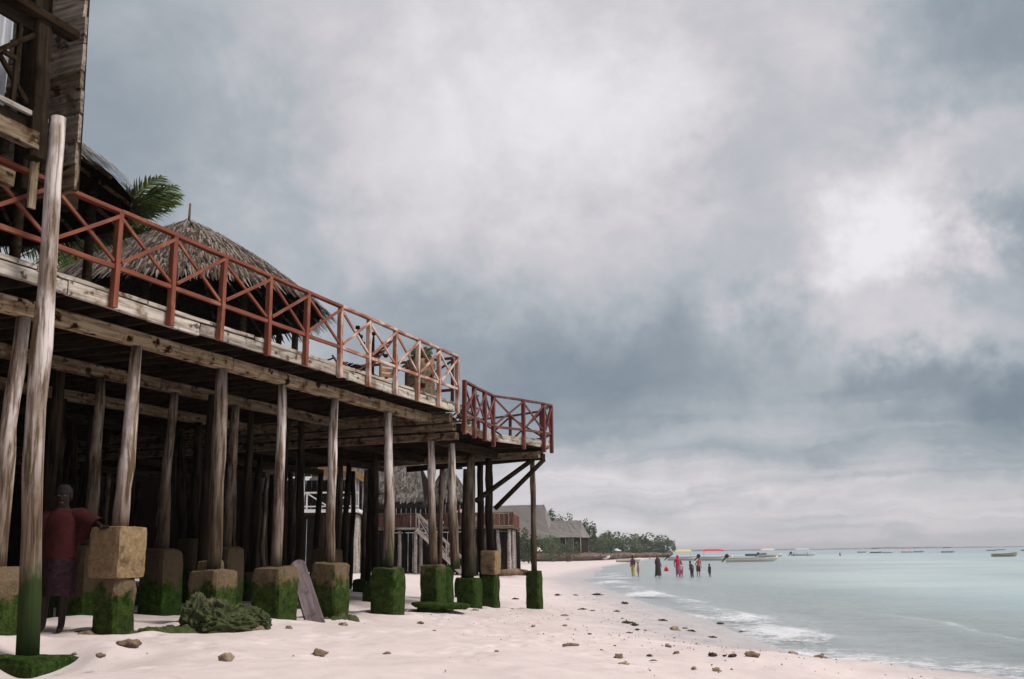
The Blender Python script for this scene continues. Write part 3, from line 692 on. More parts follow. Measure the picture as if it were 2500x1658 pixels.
# ------------------------------------------------------------------ thatched shelters on the deck
def thatch_cone(r, h, zt, rows=22, per=150, sides=10, curve=.18, blade=.42, bw=.05):
    """shaggy thatch in overlapping courses, apex at height zt, eave at zt-h"""
    v, f = [], []
    def prof(q): return r*q, zt-h*(q+curve*math.sin(math.pi*q)*-.35)      # q 0..1 from apex to eave
    for i in range(rows):
        q = (i+.6)/rows; n = max(10, int(per*q))
        for j in range(n):
            a = 2*math.pi*(j+R(-.5, .5))/n; q0 = q+R(-.02, .02); rr_, z_ = prof(q0)
            fold = 1+.018*math.cos(sides*a)
            L = blade*R(.6, 1.25); dr, dz = prof(min(q0+.08, 1.08)); tx = Vector((dr-rr_, dz-z_)).normalized()
            lift = R(.0, .055); w = bw*R(.5, 1.3); sk = R(-.05, .05)
            ca, sa = math.cos(a), math.sin(a); o = Vector((ca, sa, 0)); tg = Vector((-sa, ca, 0))
            p0 = o*(rr_*fold)+Vector((0, 0, z_+.035+lift)); p1 = p0+(o*tx.x+Vector((0, 0, 1))*tx.y)*L+Vector((0, 0, -.035-lift*.3))+tg*sk
            b = len(v); v += [p0-tg*w, p0+tg*w, p1+tg*w*R(.1, .7), p1-tg*w*R(.1, .7)]; f.append((b, b+1, b+2, b+3))
    return mesh(v, f)
def cone_shell(r, h, zt, n=20, rings=5, curve=.18):
    rg = []
    for i in range(rings+1):
        q = i/rings; rg.append(ell(0, 0, zt-h*(q+curve*math.sin(math.pi*q)*-.35), max(.02, r*q*.985), max(.02, r*q*.985), n))
    return loft(rg, capb=False, capt=False)
def gazebo(label, x, y, z, r, h, zt, nposts, rz=0, fin=True, mat=None, per=150, rows=22, group=None, name='thatched_gazebo', blade=.42, bw=.05):
    g = thing(name, label, 'gazebo', (x, y, z), rz, group)
    obj('roof_lining', cone_shell(r, h, zt), M_UNDER, g)
    obj('thatch', thatch_cone(r, h, zt, rows, per, blade=blade, bw=bw), mat or M_THATCH, g, kind='stuff')
    for k in range(nposts):
        a = 2*math.pi*(k+.5)/nposts; px, py = math.cos(a)*r*.8, math.sin(a)*r*.8
        obj('roof_post', tube([(px, py, -.02), (px, py, zt-h*.80)], [.075, .065], 8), M_UNDER, g)
    for k in range(nposts*2):
        a = 2*math.pi*k/(nposts*2); obj('rafter', tube([(.05*math.cos(a), .05*math.sin(a), zt-.12), (.5*r*math.cos(a), .5*r*math.sin(a), zt-h*.45-.12), (r*.98*math.cos(a), r*.98*math.sin(a), zt-h-.03)], [.035, .035, .03], 6), M_BEAM, g)
    for q in (.35, .6, .85):
        obj('roof_batten', tube([(math.cos(a)*r*q, math.sin(a)*r*q, zt-h*(q-.18*.35*math.sin(math.pi*q))-.10) for a in [2*math.pi*i/24 for i in range(25)]], [.022]*25, 5, False), M_UNDER, g)
    if fin: obj('finial_pole', tube([(0, 0, zt-.1), (0.01, 0, zt+.42)], [.03, .022], 8), M_BEAM, g)
    return g
gazebo('round grey thatched gazebo with pointed roof and finial pole on the pier deck', -14.0, 16.9, 5.04, 3.0, 2.0, 4.15, 8, per=360, rows=46, blade=.30, bw=.02)
gazebo('thatched gazebo half hidden by the plank-clad building with palm fronds behind', -12.75, 9.4, 5.04, 3.05, 2.0, 4.2, 8, .3, False, per=330, rows=44, blade=.32, bw=.02)

# palm tree beyond the deck
def frond(L, droop, leaf, n=52):
    v, f = [], []; rach = []
    for i in range(n+1):
        s = i/n; rach.append(Vector((L*(s-.12*s*s*droop), 0, L*(.25*s-.55*droop*s*s))))
    for i in range(2, n+1):
        s = i/n; d = (rach[i]-rach[i-1]).normalized(); l = leaf*(math.sin(math.pi*min(1, .12+.86*s))**.6)
        for sd in (-1, 1):
            side = Vector((0, sd, 0)); tip = rach[i]+(d*.55+side*.75).normalized()*l+Vector((R(-.03, .03), 0, -l*R(.15, .55)))
            mid = rach[i]+(tip-rach[i])*.5+Vector((0, 0, l*.08)); w = d*.020
            b = len(v); v += [rach[i]-w, rach[i]+w, mid+w*.9, tip, mid-w*.9]; f.append((b, b+1, b+2, b+3, b+4))
    b = len(v)
    for i, p in enumerate(rach):
        w = .03*(1-i/n*.8); v += [p+Vector((0, -w, 0)), p+Vector((0, w, 0)), p+Vector((0, 0, w))]
    for i in range(n):
        a = b+3*i
        for j in range(3): f.append((a+j, a+(j+1) % 3, a+3+(j+1) % 3, a+3+j))
    return mesh(v, f)
palm = thing('palm_tree', 'coconut palm with yellowing fronds behind the thatched gazebos', 'palm tree', (-17.4, 17.75, gz(-17.4, 17.75)))
obj('trunk', tube([(-.6, -.4, -.2), (-.35, -.2, 2.5), (-.1, 0, 5.5), (0, 0, 8.2)], [.2, .16, .14, .13], 10), M_BARK, palm)
FR = [frond(2.4, d_, .8) for d_ in (.5, .8, 1.1, 1.4)]
for k in range(26):
    d_ = k % 4; a = k*2.39996
    Mf = T(0, 0, 8.2) @ Matrix.Rotation(a, 4, 'Z') @ Matrix.Rotation(-rad(38-28*d_), 4, 'Y')
    obj('frond', FR[d_], M_PALMY if k % 4 == 3 else M_PALM, palm, Mf)

# ------------------------------------------------------------------ things on the deck by the railing
st = thing('carved_stump', 'grey carved stump seat with greenery on top behind the deck railing', 'stump', (-8.95, 18.15, 5.04), scale=1.2)
obj('stump_body', loft([ell(0, 0, z, r_, r_, 14, .07, 4) for z, r_ in ((0, .27), (.15, .25), (.4, .21), (.62, .24), (.72, .22))]), M_BEAM, st)
v, f = [], []
for k in range(240):
    a, q = R(0, 6.28), R(0, 1); p = Vector((math.cos(a)*.2*q, math.sin(a)*.2*q, .72+R(0, .22))); w = Vector((R(-1, 1), R(-1, 1), R(-1, 1)))*.035; u = Vector((R(-1, 1), R(-1, 1), R(-.2, 1)))*.05
    b = len(v); v += [p-w, p+u, p+w, p-u]; f.append((b, b+1, b+2, b+3))
obj('foliage', mesh(v, f), M_LEAF2, st, kind='stuff')
pt = thing('driftwood_sculpture', 'branching dark driftwood sculpture with small cups behind the deck railing', 'sculpture', (-9.55, 17.15, 5.04))
obj('stem', skin([(0, 0, 0), (0, .02, .45), (.02, .0, .8), (-.05, -.22, .98), (-.1, -.38, 1.3), (.1, .2, .95), (.1, .42, .86), (.02, .05, 1.25)], [(0, 1), (1, 2), (2, 3), (3, 4), (2, 5), (5, 6), (2, 7)], [.07, .06, .05, .03, .018, .03, .02, .02]), M_UNDER, pt)
for p in ((-.1, -.38, 1.32), (-.08, -.3, 1.15), (.1, .42, .88), (.02, .05, 1.27), (.08, .3, .93), (-.06, -.24, 1.02)):
    obj('branch_cup', loft([ell(p[0], p[1], p[2]+z, r_, r_, 8) for z, r_ in ((-.02, .02), (.0, .05), (.05, .045))]), M_DARK, pt)
pc = thing('wooden_chair', 'amber slatted wooden chair standing by the driftwood sculpture', 'chair', (-9.75, 17.95, 5.04), 1.2)
M_AMB = plain('amber_wood', (.34, .16, .05), .5)
for dx_, dy_, zz in ((-.2, -.2, .85), (.2, -.2, .85), (-.2, .2, .42), (.2, .2, .42)): beam('leg', (dx_, dy_, 0), (dx_, dy_, zz), .045, .045, M_AMB, pc)
beam('seat', (-.24, 0, .43), (.24, 0, .43), .46, .035, M_AMB, pc)
for zz in (.55, .66, .77): beam('back_slat', (-.2, -.2, zz), (.2, -.2, zz), .025, .07, M_AMB, pc)
def lounger(x, y, rz, label):
    g = thing('folding_chair', label, 'chair', (x, y, 5.04 if y < 18.6 else 4.64), rz)
    for s in (-1, 1):
        beam('leg', (-.35, s*.27, 0), (.30, s*.27, .5), .04, .03, M_REDP, g); beam('leg', (.25, s*.29, 0), (-.32, s*.29, .42), .04, .03, M_REDP, g)
        beam('back_frame', (.26, s*.25, .36), (.72, s*.25, .95), .04, .03, M_REDP, g)
    for k in range(6): beam('slat', (.3+.075*k, -.26, .42+.096*k), (.3+.075*k, .26, .42+.096*k), .05, .02, M_REDP, g)
    for k in range(6): beam('slat', (-.32+.1*k, -.26, .43-.012*k), (-.32+.1*k, .26, .43-.012*k), .07, .02, M_REDP, g)
lounger(-9.3, 16.0, .9, 'red slatted folding chair behind the railing beside the driftwood sculpture')
lounger(-10.3, 18.0, -2.2, 'red slatted folding chair by the end corner of the upper deck')
lounger(-9.5, 20.6, .3, 'red slatted folding chair on the lower platform')
g = thing('potted_shrub', 'small dark potted shrub behind the lower platform railing', 'plant', (-9.4, 21.6, 4.64))
obj('pot', loft([ell(0, 0, z, r_, r_, 12) for z, r_ in ((0, .12), (.28, .17), (.3, .15))]), M_PEB3, g)
v, f = [], []
for k in range(420):
    p = Vector((R(-1, 1), R(-1, 1), R(-1, 1)))
    if p.length > 1: continue
    p = Vector((p.x*.27, p.y*.27, .62+p.z*.36)); w = Vector((R(-1, 1), R(-1, 1), R(-1, 1)))*.035; u = Vector((R(-1, 1), R(-1, 1), R(-1, 1)))*.035
    b = len(v); v += [p-w, p+u, p+w, p-u]; f.append((b, b+1, b+2, b+3))
obj('foliage', mesh(v, f), M_LEAF, g, kind='stuff'); obj('stem', tube([(0, 0, .2), (0, 0, .7)], [.02, .012], 6), M_BARK, g)

# ------------------------------------------------------------------ rocks, slab and plank at the footings
def setrock(name, me, mat, x, y, dz, rz, label, cat='rock', group=None, tilt=0.):
    o = obj(name, me, mat, None, T(x, y, gz(x, y)+dz) @ Matrix.Rotation(rz, 4, 'Z') @ Matrix.Rotation(tilt, 4, 'Y'))
    return tag(o, label, cat, group)
def craggy(L, W_, H, seed, n=46, amp=1.0):
    """pitted coral-rock mound: height field with steep sides"""
    v, f = [], []
    m = int(n*W_/L)+6
    for j in range(m+1):
        for i in range(n+1):
            u, w = i/n*2-1, j/m*2-1
            e = max(0., 1-(u*u*u*u+w*w*w*w)**.5)**.45
            p = Vector((u*L/2, w*W_/2, 0)); q = p*5.+Vector((seed*3.3, seed, 0))
            rid = 1-abs(mnoise.noise(q*.55))*1.7; det = mnoise.noise(q*1.9)*.30+mnoise.noise(q*4.3)*.17
            z = e*H*max(.12, .55+.45*rid*amp+det)-.08
            off = mnoise.noise_vector(q*1.3)*.05
            v.append((p.x+off.x*e, p.y+off.y*e, z))
    for j in range(m):
        for i in range(n):
            a = j*(n+1)+i; f.append((a, a+1, a+n+2, a+n+1))
    return mesh(v, f)
def jagged(parts, n=26):
    v, f = [], []
    for (cx, cy, cz, rx, ry, rz_, sd_) in parts:
        b = len(v); m = n*2
        for i in range(n+1):
            th = math.pi*i/n
            for j in range(m):
                ph = 2*math.pi*j/m; p = Vector((math.sin(th)*math.cos(ph), math.sin(th)*math.sin(ph), math.cos(th)))
                q = p*1.9+Vector((sd_*3.1, sd_, 0)); k = .82+.55*(.5-abs(mnoise.noise(q)))+.30*(.5-abs(mnoise.noise(q*2.3)))+.16*mnoise.noise(q*5.)
                v.append((cx+p.x*rx*k, cy+p.y*ry*k, cz+p.z*rz_*k))
        for i in range(n):
            for j in range(m):
                a, c = b+i*m+j, b+i*m+(j+1) % m; f.append((a, a+m, c+m, c))
    return mesh(v, f)
setrock('coral_rock', jagged([(-.12, .0, .12, .34, .30, .26, 1), (.28, .05, .08, .30, .28, .20, 2), (-.34, .02, .16, .17, .18, .25, 3), (.02, -.18, .05, .36, .22, .15, 5), (.5, .0, .06, .16, .2, .16, 7), (-.30, .08, .38, .09, .1, .10, 8)]), M_CORAL, -8.32, 11.12, -.02, 1.1, 'large jagged coral rock covered in green weed in front of the pier footings')
setrock('rock_ledge', craggy(1.4, .5, .17, 8, 40), M_CORAL, -8.62, 10.35, -.01, 1.35, 'low weed-covered rock ledge running from the sandstone footing to the jagged coral rock')
setrock('footing_rubble', craggy(.75, .5, .16, 11, 30), M_REEF, -9.15, 9.82, -.01, .9, 'brown rubble lying round the foot of the sandstone-capped footing')
setrock('coral_rock', craggy(.75, .55, .22, 14, 30), M_CORAL, -8.72, 14.72, -.02, .9, 'tan and green rock at the foot of the leaning grey plank')
setrock('footing_rubble', craggy(.8, .6, .14, 17, 30), M_REEF, -8.9, 13.25, -.02, .8, 'pale rubble at the base of the footing that carries the leaning plank')
setrock('footing_rubble', craggy(.75, .62, .12, 19, 30), M_REEF, -8.9, 16.9, -.03, .8, 'pale rubble at the base of a mossy footing under the pier edge')
# mossy slab lying across stones
v, f = [], []; n_ = 26
top_, bot_ = [], []
for j in range(n_):
    a = 2*math.pi*j/n_; k = 1+.12*mnoise.noise(Vector((math.cos(a)*2, math.sin(a)*2, 4)))
    top_.append((math.cos(a)*k, math.sin(a)*k))
rings = []
for z, s_ in ((-.07, .55), (-.06, .86), (0, 1.), (.035, .97), (.055, .8), (.06, .4)): rings.append([Vector((x_*.68*s_, y_*.42*s_, z+.018*mnoise.noise(Vector((x_*3*s_, y_*3*s_, z*9))))) for x_, y_ in top_])
setrock('stone_slab', loft(rings), M_MOSSALL, -8.75, 18.75, .16, 1.05, 'flat mossy slab lying tilted over stones in front of the pier footings', 'slab', tilt=.06)
setrock('stone_prop', rock(.28, .2, .16, 5), M_MOSSALL, -8.9, 18.5, .02, .4, 'dark mossy stone under the flat slab')
# leaning plank with rounded end
pl = []
for k in range(15):
    a = math.pi*k/14; pl.append((.135*math.cos(a), 1.02+.10*math.sin(a)))
prof = [(.155, 0)]+pl+[(-.155, 0)]
v = [(x_, -.025, z_) for x_, z_ in prof]+[(x_, .025, z_) for x_, z_ in prof]; n_ = len(prof)
f = [tuple(range(n_)), tuple(range(2*n_-1, n_-1, -1))]+[(i, i+n_, (i+1) % n_+n_, (i+1) % n_) for i in range(n_)]
M_PURP = wood('weathered_purple_plank', (.07, .055, .06), (.155, .125, .13), (.23, .19, .195), (.10, .075, .07), .5, (20, 20, 1.6))
tag(obj('leaning_plank', mesh(v, f), M_PURP, None, T(-8.72, 14.05, gz(-8.72, 14.05)-.07) @ Matrix.Rotation(1.05, 4, 'Z') @ Matrix.Rotation(rad(-24), 4, 'Y') @ Matrix.Rotation(rad(6), 4, 'X')), 'grey-purple plank with a rounded end leaning against a mossy footing', 'plank')
tag(obj('log', tube([(0, -.3, .0), (.05, .15, .03), (.02, .5, .0)], [.075, .085, .07], 9, True, .06), M_PEB, None, T(-9.0, 23.1, 1.52) @ Matrix.Rotation(-.8, 4, 'Z')), 'short log end lying across the tan footing block under the platform', 'log')
tag(obj('board_offcut', timber(1.3, .3, .05, .01), M_BEAM, None, T(-10.2, 13.4, gz(-10.2, 13.4)+.06) @ Matrix.Rotation(.5, 4, 'Z') @ Matrix.Rotation(-.12, 4, 'Y')), 'broad board lying on the shaded sand between the poles', 'board')

# ------------------------------------------------------------------ stones and seaweed on the sand
STN = [(-9.0, 21.03, .13, 1), (-5.64, 9.17, .085, 0), (-5.96, 8.06, .09, 1), (-7.57, 12.92, .10, 1), (-7.89, 11.28, .12, 0), (-7.47, 8.47, .13, 0), (-1.81, 12.63, .10, 0), (-2.8, 10.42, .075, 1),
 (-1.98, 11.18, .06, 1), (-3.14, 11.49, .07, 0), (-3.42, 15.34, .07, 0), (-9.34, 18.25, .10, 0), (-7.01, 7.59, .05, 0), (-7.32, 7.59, .035, 0), (-4.74, 22.0, .13, 1), (-2.96, 14.58, .06, 1), (-2.72, 12.65, .055, 0),
 (-2.25, 12.5, .055, 2), (-2.0, 12.43, .06, 2), (-7.93, 16.14, .07, 0), (-8.92, 16.45, .05, 1), (-7.81, 11.89, .06, 0), (-6.08, 18.52, .06, 1), (-2.22, 11.18, .04, 1), (-2.04, 19.38, .10, 1), (-1.38, 17.01, .12, 0),
 (-8.5, 13.4, .05, 0), (-6.33, 17.47, .05, 1), (-8.81, 22.8, .07, 2), (-5.15, 9.7, .05, 0), (-2.1, 12.46, .03, 2), (-3.6, 12.4, .03, 2), (-4.4, 10.9, .03, 0), (-3.9, 14.1, .03, 2), (-6.6, 13.9, .035, 0), (-4.9, 16.2, .035, 2)]
STM = [rock(1., .75, .6, k, .55, 10, .4, 1.8) for k in range(6)]
for k, (x, y, r_, c) in enumerate(STN):
    o = obj('beach_stone', STM[k % 6], (M_PEB, M_PEB2, M_PEB3)[c], None, T(x, y, gz(x, y)+r_*.05) @ Matrix.Rotation(R(0, 6.3), 4, 'Z') @ Matrix.Diagonal((r_*.85, r_*.85, r_*R(.5, .9), 1)))
    big = r_ >= .095
    if y > 20: where = 'near the water edge'
    elif x < -7: where = 'close to the pier footings'
    else: where = 'on the open sand'
    tag(o, ('large ' if big else 'small ')+['rough brown stone lying ', 'pale tan stone lying ', 'dark pebble lying '][c]+where, 'stone', ('large ' if big else 'small ')+['brown', 'pale', 'dark'][c]+' stones '+where)
tag(obj('driftwood_stick', tube([(-.22, 0, .02), (0, .03, .03), (.23, .0, .02)], [.03, .04, .025], 8, True, .1), M_PEB, None, T(-4.2, 13.02, gz(-4.2, 13.02)) @ Matrix.Rotation(.6, 4, 'Z') @ Matrix.Diagonal((.5, .5, .5, 1))), 'short brown driftwood stick lying on the open sand', 'stick')
def weed(r_, h):
    v, f = [], []
    for k in range(90):
        a, q = R(0, 6.28), R(0, 1)**.7; p = Vector((math.cos(a)*q, math.sin(a)*q*.6, (1-q)*h/r_*R(.2, 1.)))*r_
        d = Vector((R(-1, 1), R(-1, 1), R(-.1, .8))).normalized()*r_*R(.15, .5); w = d.orthogonal().normalized()*r_*.07
        b = len(v); v += [p-w, p+w, p+d*.6+w*1.4+Vector((0, 0, R(0, .02))), p+d, p+d*.6-w*1.4]; f.append((b, b+1, b+2, b+3, b+4))
    return mesh(v, f)
WD = [weed(1., .5) for _ in range(5)]
WDS = [(-11.78, 40.05, .42), (-11.18, 33.32, .24), (-11.31, 35.74, .2), (-8.71, 32.85, .32), (-7.69, 24.86, .2), (-7.45, 24.95, .14), (-7.13, 21.68, .15), (-7.32, 26.78, .17), (-5.78, 21.99, .30), (-5.6, 21.9, .18), (-5.53, 21.6, .17),
 (-5.09, 20.12, .12), (-4.97, 20.29, .07), (-4.87, 18.63, .12), (-5.67, 24.95, .22), (-4.8, 28.03, .26), (-4.5, 22.59, .18), (-4.78, 23.25, .12), (-3.84, 25.45, .2), (-3.81, 21.28, .16), (-2.9, 11.98, .085), (-2.72, 11.43, .07), (-10.47, 27.41, .2), (-4.2, 19.4, .06), (-3.3, 16.9, .06), (-6.3, 23.5, .08), (-6.7, 20.6, .07), (-2.95, 12.2, .05)]
for k, (x, y, r_) in enumerate(WDS):
    tag(obj('seaweed_clump', WD[k % 5], M_WEED, None, T(x, y, gz(x, y)+.004) @ Matrix.Rotation(R(0, 6.3), 4, 'Z') @ Matrix.Diagonal((r_*.62, r_*.62, r_*.42, 1))), ('large spreading clump' if r_ >= .24 else 'middling clump' if r_ >= .14 else 'tiny scrap')+' of dark seaweed '+('near the far curve of the waterline' if y > 27 else 'on the damp sand' if y > 17 else 'on the dry sand well above the water'), 'seaweed', ('large' if r_ >= .24 else 'middling' if r_ >= .14 else 'tiny')+' seaweed '+('far' if y > 27 else 'damp' if y > 17 else 'dry'))

v, f = [], []; rg = random.Random(3); cnt = 0
while cnt < 900:
    x, y = rg.uniform(-12, 1.5), rg.uniform(7.5, 38); z_, s_ = ground0(np.array([x]), np.array([y])); s_ = float(s_[0])
    if s_ < .5 or s_ > 14 or rg.random() > math.exp(-((s_-4.)/3.2)**2)+.10: continue
    r_ = rg.uniform(.006, .022); z0 = gz(x, y); a = rg.uniform(0, 6.28); b = len(v); cnt += 1
    for k in range(3): v.append((x+r_*math.cos(a+2.1*k)*rg.uniform(.5, 1.3), y+r_*math.sin(a+2.1*k)*rg.uniform(.5, 1.3), z0-.004))
    v.append((x, y, z0+r_*.7)); f += [(b, b+1, b+3), (b+1, b+2, b+3), (b+2, b, b+3)]
obj('shell_crumbs', mesh(v, f), stone_mat('shell_crumb', (.19, .14, .10)), kind='stuff', label='fine shell and coral crumbs strewn along the tide line')

# ------------------------------------------------------------------ people
def person(label, x, y, z, face, h=1.7, pose='stand', top=None, bottom='skirt', tc_=(.3, .05, .05), bc=(.1, .1, .12), sk=None, hair=(.02, .015, .012), scarf=None, group=None, child=False, z_off=0.):
    p = thing('person', label, 'person', (x, y, z), face, group, h/1.75)
    hd = 1.22 if child else 1.
    st_ = .16 if pose == 'walk' else .03
    arm = {'stand': .06, 'walk': .1, 'reach': .25, 'bend': .1}[pose]
    lean = .22 if pose == 'bend' else .02
    V = [(0, 0, .95), (0, lean*.3, 1.12), (0, lean*.7, 1.32), (0, lean, 1.47), (0, lean*1.1+.015, 1.56), (0, lean*1.15+.025, 1.66), (0, lean*1.2+.01, 1.73),
         (-.09, 0, .88), (-.10, st_, .50), (-.10, -st_*.2, .09), (-.10, .12-st_*.2, .035), (.09, 0, .88), (.10, -st_*.5+.03, .5), (.10, -st_*1.6, .10), (.10, .12-st_*1.6, .035),
         (-.17, lean*.9, 1.42), (-.20-arm*.4, -.03+arm*.3, 1.14), (-.20-arm*.3, .06+arm, .90), (-.2-arm*.3, .08+arm, .80),
         (.17, lean*.9, 1.42), (.20+arm*.4, -.03, 1.14), (.20+arm*.3, .07, .90), (.2+arm*.3, .09, .80)]
    Ed = [(0, 1), (1, 2), (2, 3), (3, 4), (4, 5), (5, 6), (0, 7), (7, 8), (8, 9), (9, 10), (0, 11), (11, 12), (12, 13), (13, 14), (2, 15), (15, 16), (16, 17), (17, 18), (2, 19), (19, 20), (20, 21), (21, 22)]
    Rd = [.13, .115, (.15, .12), .055, .07*hd, .098*hd, .06*hd, .085, .06, .042, .03, .085, .06, .042, .03, .06, .045, .033, .035, .06, .045, .033, .035]
    obj('body', skin(V, Ed, Rd, 1), sk or M_SKIN, p)
    if top: obj('top', loft([ell(0, lean*.3, .92, .19, .145, 14), ell(0, lean*.4, 1.1, .175, .135, 14), ell(0, lean*.75, 1.34, .20, .145, 14), ell(0, lean*.9, 1.44, .17, .12, 14), ell(0, lean, 1.49, .07, .07, 14)], capb=False), cloth(*tc_), p)
    if bottom == 'skirt': obj('skirt', loft([ell(0, 0, 1.0, .17, .135, 16), ell(0, 0, .8, .19, .16, 16, .02), ell(0, .01, .5, .19, .17+st_*.5, 16, .05), ell(0, .01, .25, .20, .18+st_*.6, 16, .07)], capb=False, capt=False), cloth(*bc), p)
    elif bottom == 'robe': obj('robe', loft([ell(0, lean, 1.49, .09, .08, 16), ell(0, lean*.9, 1.4, .21, .14, 16), ell(0, .02, 1.0, .22, .17, 16, .03), ell(0, .02, .5, .24, .2, 16, .05), ell(0, .02, .15, .26, .23, 16, .07)], capb=False, capt=False), cloth(*bc), p)
    elif bottom == 'shorts':
        for s, ky in ((-1, st_), (1, -st_*.5+.03)):
            obj('shorts_leg', loft([ell(s*.09, 0, 1.0, .115, .13, 12), ell(s*.09, 0, .86, .115, .125, 12), ell(s*.10, ky*.9, .5, .095, .1, 12)], capb=False, capt=False), cloth(*bc), p)
    elif bottom == 'trousers':
        for s, ky, fy in ((-1, st_, -st_*.2), (1, -st_*.5+.03, -st_*1.6)):
            obj('trouser_leg', loft([ell(s*.09, 0, 1.0, .115, .13, 12), ell(s*.09, 0, .86, .115, .125, 12), ell(s*.10, ky, .5, .08, .085, 12), ell(s*.10, fy, .12, .065, .07, 12)], capb=False, capt=False), cloth(*bc), p)
    hz, hy = 1.665, lean*1.15+.01
    hm = cloth(*(scarf or hair))
    if scarf: obj('headscarf', loft([ell(0, hy-.01, 1.40, .13, .11, 12), ell(0, hy-.02, 1.56, .105*hd, .105*hd, 12), ell(0, hy-.015, 1.68, .11*hd, .115*hd, 12), ell(0, hy-.01, 1.76, .07*hd, .08*hd, 12)], capb=False), hm, p)
    else: obj('hair', loft([ell(0, hy-.035, 1.60, .08*hd, .07*hd, 12), ell(0, hy-.025, 1.67, .104*hd, .095*hd, 12), ell(0, hy-.01, 1.745, .088*hd, .09*hd, 12), ell(0, hy, 1.785, .04*hd, .045*hd, 12)], capb=False), hm, p)
    return p
# waders in the shallows
person('wader in a dark red top and yellow patterned trousers standing beside a small child', -21.3, 83.5, -.06, 2.8, 1.72, 'stand', 1, 'trousers', (.16, .045, .05), (.55, .47, .12))
person('small pale child wading beside the person in yellow trousers', -20.5, 82.1, -.06, 2.2, 1.18, 'reach', None, 'shorts', bc=(.45, .2, .17), sk=M_SKIN2, hair=(.08, .05, .03), child=True)
w2 = person('wader in a long dark robe and headscarf carrying a red bag', -18.5, 80.5, -.08, -2.2, 1.8, 'walk', None, 'robe', bc=(.045, .035, .03), scarf=(.16, .09, .07))
bag = thing('bag', 'bright red bag held by the wader in the dark robe', 'bag', (-17.75, 80.2, .42))
obj('bag_body', loft([ell(0, 0, z, r_, r_*.45, 12) for z, r_ in ((0, .12), (.04, .19), (.25, .13), (.34, .06))]), cloth(.62, .05, .03), bag)
obj('handle', tube([(-.06, 0, .32), (0, 0, .46), (.06, 0, .32)], [.012]*3, 6), cloth(.62, .05, .03), bag)
person('wader in a bright red hooded top holding a child in pink', -16.9, 80.6, -.1, -2.6, 1.75, 'reach', 1, 'skirt', (.58, .03, .07), (.4, .1, .2), scarf=(.6, .03, .06))
person('small child in a pink and white suit in front of the wader in red', -16.3, 79.0, -.1, 2.9, 1.2, 'stand', 1, 'shorts', (.6, .5, .42), (.5, .12, .25), sk=M_SKIN2, child=True)
person('child in dark clothes bending forward in the shallows', -15.46, 78.9, -.1, .8, 1.3, 'bend', 1, 'trousers', (.035, .03, .03), (.03, .035, .03), child=True)
person('wader with bare reddish shoulders and dark shorts', -15.45, 81.5, -.1, -2.4, 1.62, 'bend', None, 'shorts', bc=(.06, .05, .045), sk=plain('sunburnt_skin', (.46, .19, .14), .55, .1))
person('slim small child in dark swimwear beside the wader with bare shoulders', -14.5, 81.2, -.1, 2.6, 1.05, 'stand', 1, 'shorts', (.06, .05, .04), (.07, .06, .05), child=True)
# walkers on the far beach
def onb(x, y): return gz(x, y)
person('dark-clothed walker on the far white beach, one of a pair', -71.0, 186., onb(-71., 186.), .3, 1.7, 'walk', 1, 'trousers', (.10, .03, .035), (.05, .03, .04), group='pair walking on the far beach')
person('dark-clothed walker on the far white beach, one of a pair', -70.4, 186.6, onb(-70.4, 186.6), .3, 1.7, 'walk', 1, 'trousers', (.09, .03, .035), (.05, .03, .04), group='pair walking on the far beach')
person('walker in red on the far white beach near the brown stilts', -69.0, 186., onb(-69., 186.), .3, 1.7, 'walk', 1, 'trousers', (.42, .06, .05), (.28, .05, .05))
person('distant walker in grey on the far beach below the rock ledge', -72.0, 225., onb(-72., 225.), 0, 1.65, 'walk', 1, 'trousers', (.3, .27, .3), (.3, .26, .26))
person('person in red beside the small beached boat', -58.5, 246., onb(-58.5, 246.), 1.2, 1.7, 'stand', 1, 'shorts', (.48, .09, .08), (.3, .1, .09))
person('person in yellow seated on the small beached boat', -59.0, 232., onb(-59., 232.)+.1, 0, 1.5, 'bend', 1, 'shorts', (.62, .5, .08), (.2, .15, .06))
person('person in grey leaning over beside the white parasol', -65.0, 236., onb(-65., 236.), 1.2, 1.7, 'bend', 1, 'trousers', (.2, .19, .2), (.12, .12, .12), group='pair by the white parasol')
person('person in grey leaning over beside the white parasol', -63.3, 235., onb(-63.3, 235.), -1.4, 1.7, 'bend', 1, 'trousers', (.22, .2, .2), (.12, .12, .12), group='pair by the white parasol')
for lab, x, y, c in (('swimmer with a tan back standing waist-deep far out', -30.3, 309., (.30, .16, .08)), ('swimmer in pink standing waist-deep far out', -26.0, 305., (.55, .18, .16)), ('swimmer in brown standing waist-deep beyond the others', -17.2, 307., (.2, .12, .09))):
    person(lab, x, y, -.8, R(0, 6), 1.8, 'stand', 1, 'shorts', c, c, sk=M_SKIN2)

